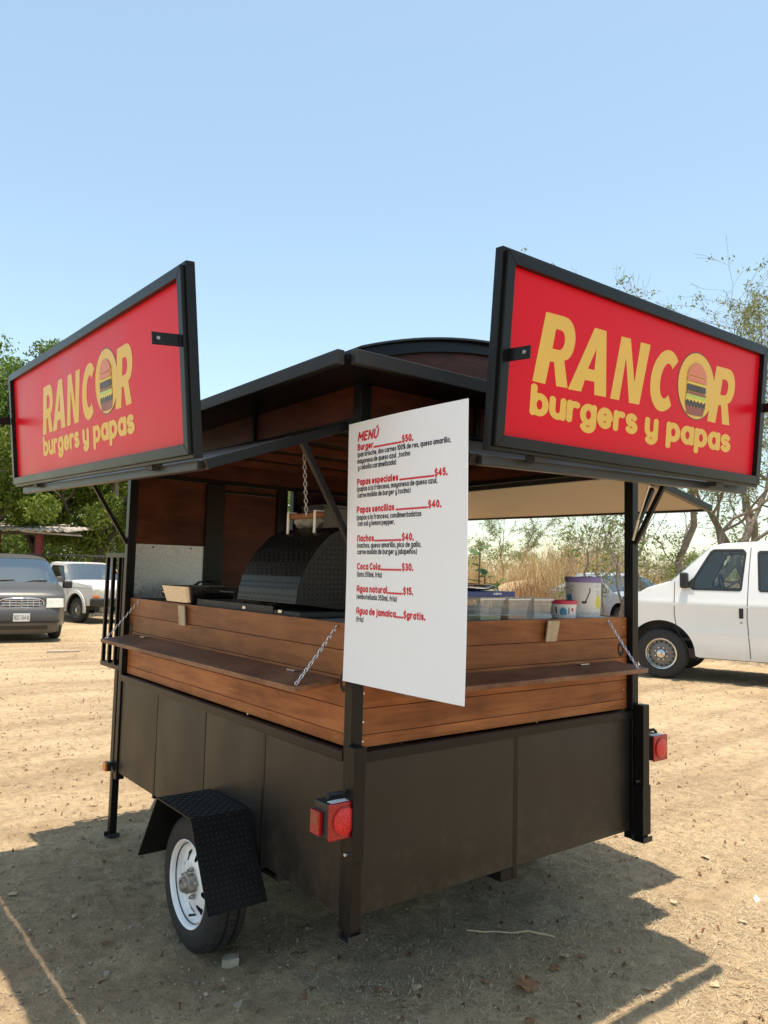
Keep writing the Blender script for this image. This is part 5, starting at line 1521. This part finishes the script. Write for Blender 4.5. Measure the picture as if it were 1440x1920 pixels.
MB().box(-.7, -.75, .85, -.1, .75, 1.12).obj('dashboard', M['seat'], mini, .05)

# ---- old white pickup with a pipe rack
def pick_hw(x, z):
    w = .84
    if z > 1.08: w -= .26*(z-1.08)
    if x > .3: w -= .05*((x-.3)/.45)**2
    return w + .02*math.exp(-((z-.95)/.05)**2)
pick_prof = [(.70, .50), (.76, .62), (.78, .95), (.70, 1.06), (-.30, 1.13), (-.42, 1.16), (-.88, 1.62), (-1.0, 1.66), (-1.72, 1.67), (-1.82, 1.60), (-1.86, 1.14), (-3.72, 1.12), (-3.76, .55), (-2.0, .50), (-.5, .48)]
pp_ = cam_xy(158, 21.6)
phd = heading_of(158, 30)
pp_ = (pp_[0]-math.sin(phd)*.72, pp_[1]+math.cos(phd)*.72)
pick = vehicle('pickup_truck', 'old chalky white pickup truck with black pipe rack parked under the trees', 'pickup truck', (pp_[0], pp_[1], float(ground_z(*pp_))-.004), phd, pick_prof,
    [(0, 5, 'nose_skin', M['pick_white']), (5, 6, 'windshield', M['windshield']), (6, 12, 'roof_skin', M['pick_white'])], pick_hw,
    [(0, .38, .45), (-2.75, .38, .45)], [[(-.72, 1.16), (-1.0, 1.53), (-1.02, 1.54), (-1.58, 1.55), (-1.60, 1.16)]], [(0, .355), (-2.75, .355)], M['pick_white'], car_wheel('flat'),
    seams=[[(-.45, 1.13), (-.45, .55)], [(-1.68, 1.6), (-1.70, .55)], [(.7, .98), (-3.7, .98)]], crown=.03, step=.06)
for s in (1, -1):
    MB().box(.72, s*.64-.12, .80, .80, s*.64+.12, .97).obj('headlight', M['lamp_glass'], pick, .015)
    MB().box(.40, s*.835, .98, .26, s*.835+s*.012, .93).obj('side_marker', M['amber'], pick)
    MB().box(-.70, s*.87, 1.12, -.80, s*.87+s*.18, 1.27).obj('mirror', M['rim_grey'], pick, .03)
    ar = MB(); V, F = [], []
    for k in range(17):
        a = math.pi*(k/16*1.1-.05)
        for r, yy in ((.45, .845), (.45, .885), (.53, .875), (.54, .84)): V.append((math.cos(a)*r, s*yy, .38+math.sin(a)*r))
    for k in range(16):
        for j in range(3): F.append((k*4+j, k*4+j+1, k*4+4+j+1, k*4+4+j))
    obj_from('fender_flare', V, F, M['pick_white'], pick, smooth=50)
    MB().box(-1.50, s*.845, .93, -1.36, s*.858, .965).obj('door_handle', M['trim'], pick)
gp = MB().box(.765, -.50, .80, .79, .50, .98).obj('grille', M['trim'], pick, .01)
for k in range(4): MB().box(.79, -.50, .81+k*.045, .80, .50, .825+k*.045).obj('grille_bar', M['chrome'], gp)
for k in range(5): MB().box(.79, -.46+k*.22, .80, .802, -.44+k*.22, .98).obj('grille_bar', M['chrome'], gp)
MB().box(.72, -.86, .50, .90, .86, .70).obj('bumper', M['trim'], pick, .03)
for s in (1, -1): MB().box(.74, s*.70-.09, .705, .82, s*.70+.09, .78).obj('turn_signal', M['amber'], pick, .01)
rk = MB().tube([(-3.6, .80, 1.12), (-3.6, .80, 1.75), (-3.45, .80, 1.90), (.2, .76, 1.86)], .025, 7).obj('pipe_rack', M['black_worn'], pick, smooth=60)
MB().tube([(-3.6, -.80, 1.12), (-3.6, -.80, 1.75), (-3.45, -.80, 1.90), (.2, -.76, 1.86)], .025, 7).obj('rack_pipe', M['black_worn'], rk, smooth=60)
for x in (-3.4, -2.4, -1.95, -.9): MB().tube([(x, -.79, 1.885), (x, .79, 1.885)], .02, 6).obj('rack_pipe', M['black_worn'], rk)
for x in (-2.7, -1.95):
    for s in (1, -1): MB().tube([(x, s*.8, 1.12), (x, s*.8, 1.88)], .022, 6).obj('rack_pipe', M['black_worn'], rk)
for s in (1, -1): MB().tube([(-3.6, s*.8, 1.5), (-1.95, s*.8, 1.5)], .018, 6).obj('rack_pipe', M['black_worn'], rk)
MB().tube([(.3, -.76, 1.86), (.2, .76, 1.86)], .02, 6).obj('rack_pipe', M['black_worn'], rk)
MB().box(-.55, -.7, .8, -.95, .7, 1.12).obj('dashboard', M['seat'], pick)
MB().hexa([(-1.6, -.7, .8), (-1.4, -.7, .8), (-1.4, .7, .8), (-1.6, .7, .8), (-1.72, -.65, 1.4), (-1.6, -.65, 1.4), (-1.6, .65, 1.4), (-1.72, .65, 1.4)]).obj('seat', M['seat'], pick, .04)

# ---- silver car half hidden behind the tree trunks
def sed_hw(x, z):
    w = .85
    if z > .9: w -= .32*(z-.9)
    if x > .2: w -= .2*((x-.2)/.7)**2
    return w
sed_prof = [(.78, .25), (.86, .45), (.82, .66), (.70, .76), (-.25, .93), (-.95, 1.32), (-1.3, 1.40), (-2.1, 1.38), (-2.9, 1.0), (-3.45, .92), (-3.5, .4), (-2, .25)]
sp_ = cam_xy(1215, 19.5)
sed = vehicle('parked_sedan', 'pale silver car half hidden behind the tree trunks and the white van', 'car', (sp_[0], sp_[1], float(ground_z(*sp_))+.03), heading_of(1215, 38), sed_prof,
    [(0, 4, 'nose_skin', M['silver']), (4, 5, 'windshield', M['windshield']), (5, 7, 'roof_skin', M['silver']), (7, 8, 'rear_window', M['windshield']), (8, 10, 'boot_skin', M['silver'])], sed_hw,
    [(0, .32, .37), (-2.6, .32, .37)], [[(-.55, .96), (-1.05, 1.26), (-1.5, 1.30), (-1.5, .96)], [(-1.62, .96), (-1.62, 1.30), (-2.1, 1.26), (-2.5, .98)]], [(0, .30), (-2.6, .30)], M['silver'], car_wheel('mini'), crown=.05, step=.07, glass='windshield')
for s in (1, -1): MB().box(.72, s*.55-.17, .56, .86, s*.55+.15, .70).obj('headlight', M['lamp_glass'], sed, .03)
MB().box(.80, -.35, .55, .87, .35, .64).obj('grille', M['trim'], sed, .01)
# ------------------------------------------------------------------ shed with corrugated roof
shp_ = cam_xy(76, 24.5)
sd = empty('open_shed', (shp_[0], shp_[1], float(ground_z(*shp_))), math.atan2(-rgt.y, -rgt.x)+rad(0), label='open shed with weathered corrugated roof on a dark red post', cat='shed')
# local x runs to the picture's left, y away from the camera is negative here
def sd_sheet(x0, x1, y0, y1, z0, z1, pitch=.28, amp=.045):
    V, F = [], []
    n = int((x1-x0)/pitch*8)
    for i in range(n+1):
        x = x0+(x1-x0)*i/n
        for y, z in ((y0, z0), (y1, z1)): V.append((x, y, z+amp*math.cos(2*math.pi*x/pitch)))
    for i in range(n): F.append((2*i, 2*i+1, 2*i+3, 2*i+2))
    return V, F
for k in range(5):
    V, F = sd_sheet(-1.25+k*1.32, -1.25+k*1.32+1.42, 1.0, -2.8, 2.66+.012*(k % 2), 3.02+.012*(k % 2))
    o = obj_from('roof_sheet', V, F, M['asbestos'], sd, smooth=60); o.modifiers.new('thickness', 'SOLIDIFY').thickness = .012
rp = MB().box(-.09, -.09, 0, .09, .09, 2.55).obj('post', M['red_post'], sd, .006)
for x, y in ((5.0, 0), (2.6, -2.5), (5.0, -2.5)): MB().box(x-.09, y-.09, 0, x+.09, y+.09, 2.55 if y == 0 else 2.85).obj('post', M['red_post'], sd, .006)
MB().beam((-1.3, 0, 2.59), (5.6, 0, 2.59), .07, .08).obj('purlin', M['bark'], sd)
MB().beam((-1.3, -2.5, 2.86), (5.6, -2.5, 2.86), .07, .08).obj('purlin', M['bark'], sd)
MB().beam((-1.7, .9, 2.52), (.2, .75, 2.62), .05, .04).obj('loose_batten', M['asbestos'], sd)
MB().box(-.55, -.2, 0, .35, .2, .12).obj('post_base', M['red_post'], sd)

# concrete pole
cp = cam_xy(214, 27)
tag(MB().lathe([(.14, 0), (.12, 2.0), (.10, 6.0), (.0, 6.02)], 14).obj('utility_pole', M['concrete'], smooth=50, loc=(cp[0], cp[1], float(ground_z(*cp))-.02)), 'pale concrete pole standing among the green trees', 'pole')

# ------------------------------------------------------------------ trees
def limb(mb, a, b, r0, r1, wob, n=5, sides=7, rr=random):
    a, b = Vector(a), Vector(b)
    L_ = (b-a).length
    pts = [a.lerp(b, i/n)+Vector((rr.uniform(-1, 1), rr.uniform(-1, 1), rr.uniform(-.6, .6)))*(wob*L_*(1 if 0 < i < n else 0)) for i in range(n+1)]
    mb.tube(pts, [r0+(r1-r0)*i/n for i in range(n+1)], sides, caps=False)
    return pts

def leaf_cloud(name, C, R, per, size, mat, parent, rg):
    """C: clump centres (n,3), R radii; leaves are small folded quads"""
    k = len(C)
    cnt = per
    c = np.repeat(C, cnt, 0); r = np.repeat(R, cnt)
    n = len(c)
    d = rg.normal(size=(n, 3)); d /= np.linalg.norm(d, axis=1)[:, None]
    p = c+d*(r*rg.random(n)**.45)[:, None]*np.array([1, 1, .8])
    a = rg.normal(size=(n, 3)); a[:, 2] -= .5; a /= np.linalg.norm(a, axis=1)[:, None]
    b = np.cross(a, rg.normal(size=(n, 3))); b /= np.linalg.norm(b, axis=1)[:, None]
    s = size*rg.uniform(.6, 1.35, n)[:, None]
    V = np.stack([p-a*s, p+b*s*.42, p+a*s, p-b*s*.42], 1).reshape(-1, 3)
    F = np.arange(n*4).reshape(-1, 4)
    return fast_mesh(name, V, F, mat, None, parent)

def green_tree(px, depth, height, width, label, seed, mat, low=1.6, clumps=85, per=330, group=None, trunk_lean=0):
    rr = random.Random(seed); rg = np.random.default_rng(seed)
    x, y = cam_xy(px, depth)
    z = float(ground_z(x, y))
    t = empty('leafy_tree', (x, y, z-.05), rr.uniform(0, 6), label, 'tree', group)
    mb = MB()
    fork = Vector((rr.uniform(-.2, .2), rr.uniform(-.2, .2), low*.9))
    limb(mb, (0, 0, 0), fork, .20, .15, .03, rr=rr)
    ends = []
    for k in range(6):
        a = k*1.05+rr.uniform(-.3, .3)
        e = Vector((math.cos(a)*width*.26, math.sin(a)*width*.26, low+(height-low)*rr.uniform(.35, .7)))
        pts = limb(mb, fork, e, .11, .045, .05, rr=rr)
        for q in range(3):
            e2 = e+Vector((rr.uniform(-1, 1)*width*.2, rr.uniform(-1, 1)*width*.2, rr.uniform(.1, 1)*height*.18))
            limb(mb, e, e2, .05, .015, .08, 4, 5, rr)
    mb.obj('trunk', M['bark'], t, smooth=60)
    C, R = [], []
    while len(C) < clumps:
        v = rg.normal(size=3); v /= np.linalg.norm(v)
        q = rg.random()**.4
        hz = (height-low)/2
        p = np.array([v[0]*width/2*q, v[1]*width/2*q, low+hz+v[2]*hz*q])
        # ragged outline
        p[:2] *= 1+.25*math.sin(seed+3*math.atan2(p[1], p[0]))
        if p[2] < low-.2: continue
        C.append(p); R.append(rg.uniform(.45, 1.05)*width/8)
    leaf_cloud('crown', np.array(C), np.array(R), per, .085, mat, t, rg)
    return t
TG = 'green trees beyond the parked vehicles'
green_tree(-85, 29, 9.7, 9.6, 'tall dense green tree rising above the open shed', 1, M['leaf'], 2.2, 130, 420, TG)
green_tree(62, 31, 10.4, 8.2, 'rounded green tree behind the dark red shed post', 2, M['leaf'], 2.4, 120, 420, TG)
green_tree(-40, 23.5, 6.6, 6.4, 'yellow green tree overhanging the corrugated shed roof', 3, M['leaf2'], 2.6, 70, 380, TG)
green_tree(185, 27, 6.6, 6.0, 'bushy yellow green tree behind the pickup cab', 4, M['leaf2'], 2.1, 80, 360, TG)
green_tree(255, 33, 7.6, 7.0, 'dense green tree behind the concrete pole', 5, M['leaf'], 1.5, 80, 330, TG)
green_tree(420, 38, 7.0, 8.0, 'wide green tree hidden mostly behind the trailer front', 6, M['leaf'], 1.4, 80, 300, TG)
green_tree(560, 40, 6.6, 7.5, 'low green tree seen through the slit in the trailer wall', 8, M['leaf2'], 1.2, 70, 300, TG)

green_tree(-180, 40, 5.5, 11, 'low wide green thicket behind the open shed', 51, M['leaf'], .3, 90, 330, TG)
green_tree(60, 41, 5.0, 11, 'low green thicket behind the dark red post', 52, M['leaf'], .3, 90, 330, TG)
green_tree(250, 44, 5.0, 11, 'low green thicket beyond the pickup truck', 53, M['leaf2'], .3, 80, 300, TG)

def bare_tree(name, px, depth, stems, label, seed, levels=5, leafn=4000, spread=1.0):
    rr = random.Random(seed); rg = np.random.default_rng(seed)
    x, y = cam_xy(px, depth); z = float(ground_z(x, y))
    t = empty(name, (x, y, z-.05), 0, label, 'tree')
    mb = MB(); tips = []
    def grow(p, d, ln, r, lev):
        n = 4 if lev > 1 else 3
        pts = [p]
        bend = Vector((rr.uniform(-1, 1), rr.uniform(-1, 1), rr.uniform(-.7, .5)))*.22
        for i in range(1, n+1):
            f = i/n
            pts.append(p+(d*f+bend*f*f)*ln+Vector((rr.uniform(-1, 1), rr.uniform(-1, 1), rr.uniform(-.8, .8)))*ln*.05)
        r1 = max(r*.6, .0035)
        mb.tube(pts, [r+(r1-r)*i/n for i in range(n+1)], 8 if lev > 3 else (5 if lev > 1 else 3), caps=False)
        if lev <= 2:
            for q in pts[1:]: tips.append(q)
        if lev == 0: return
        for k in range({0: 0, 1: 5, 2: 5}.get(lev, rr.choice((3, 3, 4)))):
            ax = Vector((rr.uniform(-1, 1), rr.uniform(-1, 1), rr.uniform(-.7, 1.0))).normalized()
            nd = (d+ax*rr.uniform(.5, 1.25)*spread).normalized()
            f = 1.0 if k < 2 else rr.uniform(.35, .95)
            i = min(n-1, int(f*n)); start = pts[i].lerp(pts[i+1], f*n-i) if f < 1 else pts[-1]
            grow(start, nd, ln*rr.uniform(.5, .82), r1*rr.uniform(.5, .85) if k < 2 else r1*.5, lev-1)
    for (dx, dz, ln, r) in stems:
        d = Vector((rgt.x*dx, rgt.y*dx, dz))+Vector((fwd.x, fwd.y, 0))*rr.uniform(-.3, .3)
        grow(Vector((0, 0, 0)), d.normalized(), ln, r, levels)
    mb.obj('branches', M['twig'], t, smooth=60)
    P = np.array([tuple(p) for p in tips])
    C = P[rg.choice(len(P), min(len(P), leafn//7), replace=False)]
    leaf_cloud('crown', C, np.full(len(C), .13), 7, .038, M['leaf_dry'], t, rg)
    return t
bare_tree('bare_tree', 1262, 17.5, ((-.45, 1.0, 2.2, .08), (.75, .9, 3.5, .15), (.25, 1.0, 3.6, .10), (1.3, .6, 3.0, .10), (.5, 1.0, 3.4, .09)), 'wide leaning thorn tree with sparse leaves behind the white van', 12, 5, 22000)
bare_tree('bare_tree', 1152, 14.5, ((-.22, 1.0, 1.55, .075), (.16, 1.0, 1.5, .085)), 'slim forked tree with sparse leaves behind the tall canister', 23, 4, 1500, 1.1)
bare_tree('bare_tree', 1430, 21, ((-.55, 1.0, 3.4, .13), (-.1, 1.0, 4.0, .12), (.3, 1.0, 3.8, .13)), 'sparse twiggy tree further back behind the white van', 31, 5, 20000)
bare_tree('bare_tree', 960, 34, ((-.3, 1.0, 1.9, .08), (.3, 1.0, 2.0, .08)), 'thin distant tree with sparse leaves above the dry mound', 41, 4, 5000)
bare_tree('bare_tree', 1085, 38, ((-.3, 1.0, 1.7, .08), (.4, 1.0, 1.8, .08)), 'thin distant tree behind the slim forked tree', 47, 4, 5000)

# ------------------------------------------------------------------ dry weeds, mound, rubble, plant
def field(pxs, d0, d1, n, seed):
    rg = np.random.default_rng(seed)
    dp = rg.uniform(d0, d1, n); pxv = rg.uniform(pxs[0], pxs[1], n)
    lat = (pxv-720)/1439.5*dp
    fx, fy = fwd.x/math.cos(PITCH), fwd.y/math.cos(PITCH)
    X = CAM.x+fx*dp+rgt.x*lat; Y = CAM.y+fy*dp+rgt.y*lat
    return X, Y
def tall_weeds(name, pxs, d0, d1, n, h0, h1, mat, label, seed, clump=.2):
    X, Y = field(pxs, d0, d1, n, seed)
    k = vnoise(X, Y, .6, seed)+.5*vnoise(X, Y, 1.7, seed+1)
    m = k > -clump
    X, Y, k = X[m], Y[m], k[m]
    P = np.stack([X, Y, ground_z(X, Y)-.02], -1)
    H = rng.uniform(h0, h1, len(P))*(.7+.6*np.clip(k+.3, 0, 1))
    blades(name, P, H, rng.uniform(.012, .03, len(P)), H*rng.uniform(.1, .7, len(P)), mat, 3, label, 'dry grass')
tall_weeds('tall_dry_grass', (700, 1700), 21.5, 34, 30000, .5, 1.5, M['straw'], 'tall straw coloured dry grass over the mound behind the trailer', 3, .02)
tall_weeds('reddish_weeds', (800, 1700), 19.5, 27, 17000, .35, .9, M['straw_red'], 'reddish dead weeds at the foot of the mound', 5, .05)
tall_weeds('dry_undergrowth', (-700, 560), 27, 42, 22000, .4, 1.3, M['straw'], 'pale dry undergrowth below the green trees', 7)
def scrub(px, depth, h, w, seed, mat, label, n=26, per=170):
    rg = np.random.default_rng(seed); x, y = cam_xy(px, depth); z = float(ground_z(x, y))
    t = empty('scrub_bush', (x, y, z-.05), 0, label, 'bush', 'grey green scrub on the skyline')
    mb = MB(); C = []
    for k in range(n):
        e = Vector((rg.normal()*w*.3, rg.normal()*w*.3, h*rg.uniform(.45, 1)))
        limb(mb, (rg.normal()*w*.1, rg.normal()*w*.1, 0), e, .03, .008, .08, 4, 4, random.Random(seed+k)); C.append(tuple(e*.95))
    mb.obj('stems', M['twig'], t)
    leaf_cloud('crown', np.array(C), np.full(n, .45), per, .06, mat, t, rg)
SL = 'grey green scrub bush on the hazy skyline'
for k, (px, dp, h, w) in enumerate(((820, 52, 3.6, 5), (900, 46, 3.2, 4), (985, 55, 4.2, 5), (1080, 60, 3.6, 6), (1140, 48, 3.4, 4), (1210, 52, 3.4, 5), (1290, 46, 3.4, 5), (1380, 54, 4.2, 6), (1470, 50, 3.8, 5), (700, 56, 3.6, 5), (600, 60, 3.5, 6))):
    scrub(px, dp, h, w, 100+k, M['leaf_dry'], SL)
# cut brush heap and rubble
bh = cam_xy(995, 23.0); bz = float(ground_z(*bh))
mb = MB(); rr = random.Random(9)
for k in range(420):
    a, r, h = rr.uniform(0, 6.28), abs(rr.gauss(0, .42)), rr.random()
    p = Vector((math.cos(a)*r, math.sin(a)*r, max(0, .55-.7*r)*h+.03)); d = Vector((rr.gauss(0, 1), rr.gauss(0, 1), rr.gauss(0, .35))).normalized()*rr.uniform(.15, .4)
    mb.tube([p-d, p+Vector((0, 0, .05)), p+d], [.006, .008, .003], 3, caps=False)
tag(mb.obj('brush_heap', M['brush'], loc=(bh[0], bh[1], bz)), 'heap of cut brown brush lying on the dry mound', 'brush heap')
for k in range(26):
    q = random.Random(200+k)
    px_, dp = q.uniform(960, 1120), q.uniform(19.2, 22.0)
    s = q.uniform(.10, .26) if k > 2 else q.uniform(.32, .45)
    rock('rubble_block', cam_xy(px_, dp), (s*1.4, s, s*.6), 300+k, 'pale broken rubble block at the foot of the dry mound' if k > 2 else 'large pale rubble slab among the smaller broken blocks', 'rubble at the foot of the mound' if k > 2 else 'large rubble slabs', M['stone'])
# broad-leaved plant behind the trailer
pq = cam_xy(898, 7.2)
pt_ = empty('broad_leaf_plant', (pq[0], pq[1], float(ground_z(*pq))), 0, 'young broad leaved green plant growing behind the menu board side', 'plant')
mb = MB(); rr = random.Random(4); lv = []
for k in range(3):
    b0 = Vector((rr.uniform(-.1, .1)*k, rr.uniform(-.1, .1)*k, 0)); tp = b0+Vector((rr.uniform(-.06, .06), rr.uniform(-.06, .06), (1.88, 1.62, 1.58)[k]))
    pts = limb(mb, b0, tp, .018, .007, .02, 6, 6, rr)
    for j in range(22):
        t = .45+.027*j
        p = b0.lerp(tp, min(t, 1)); a = j*2.4+k
        d = Vector((math.cos(a), math.sin(a), rr.uniform(.1, .7))).normalized(); lv.append((p, d, rr.uniform(.10, .17)))
mb.obj('stem', M['twig'], pt_, smooth=60)
for p, d, s in lv:
    sd_ = d.cross(Vector((0, 0, 1))).normalized(); n_ = sd_.cross(d)
    V, F = [], []
    for i in range(6):
        t = i/5; w = math.sin(math.pi*(.12+.86*t))**.7*.36*s
        c = p+d*(s*t+.03)-n_*(-.02*t)+Vector((0, 0, -.25*s*t*t))
        V += [c-sd_*w+n_*.1*w, c, c+sd_*w+n_*.1*w]
    for i in range(5):
        for j in range(2): F.append((i*3+j, i*3+3+j, i*3+4+j, i*3+1+j))
    obj_from('leaf', V, F, M['leaf_plant'], pt_, smooth=60)
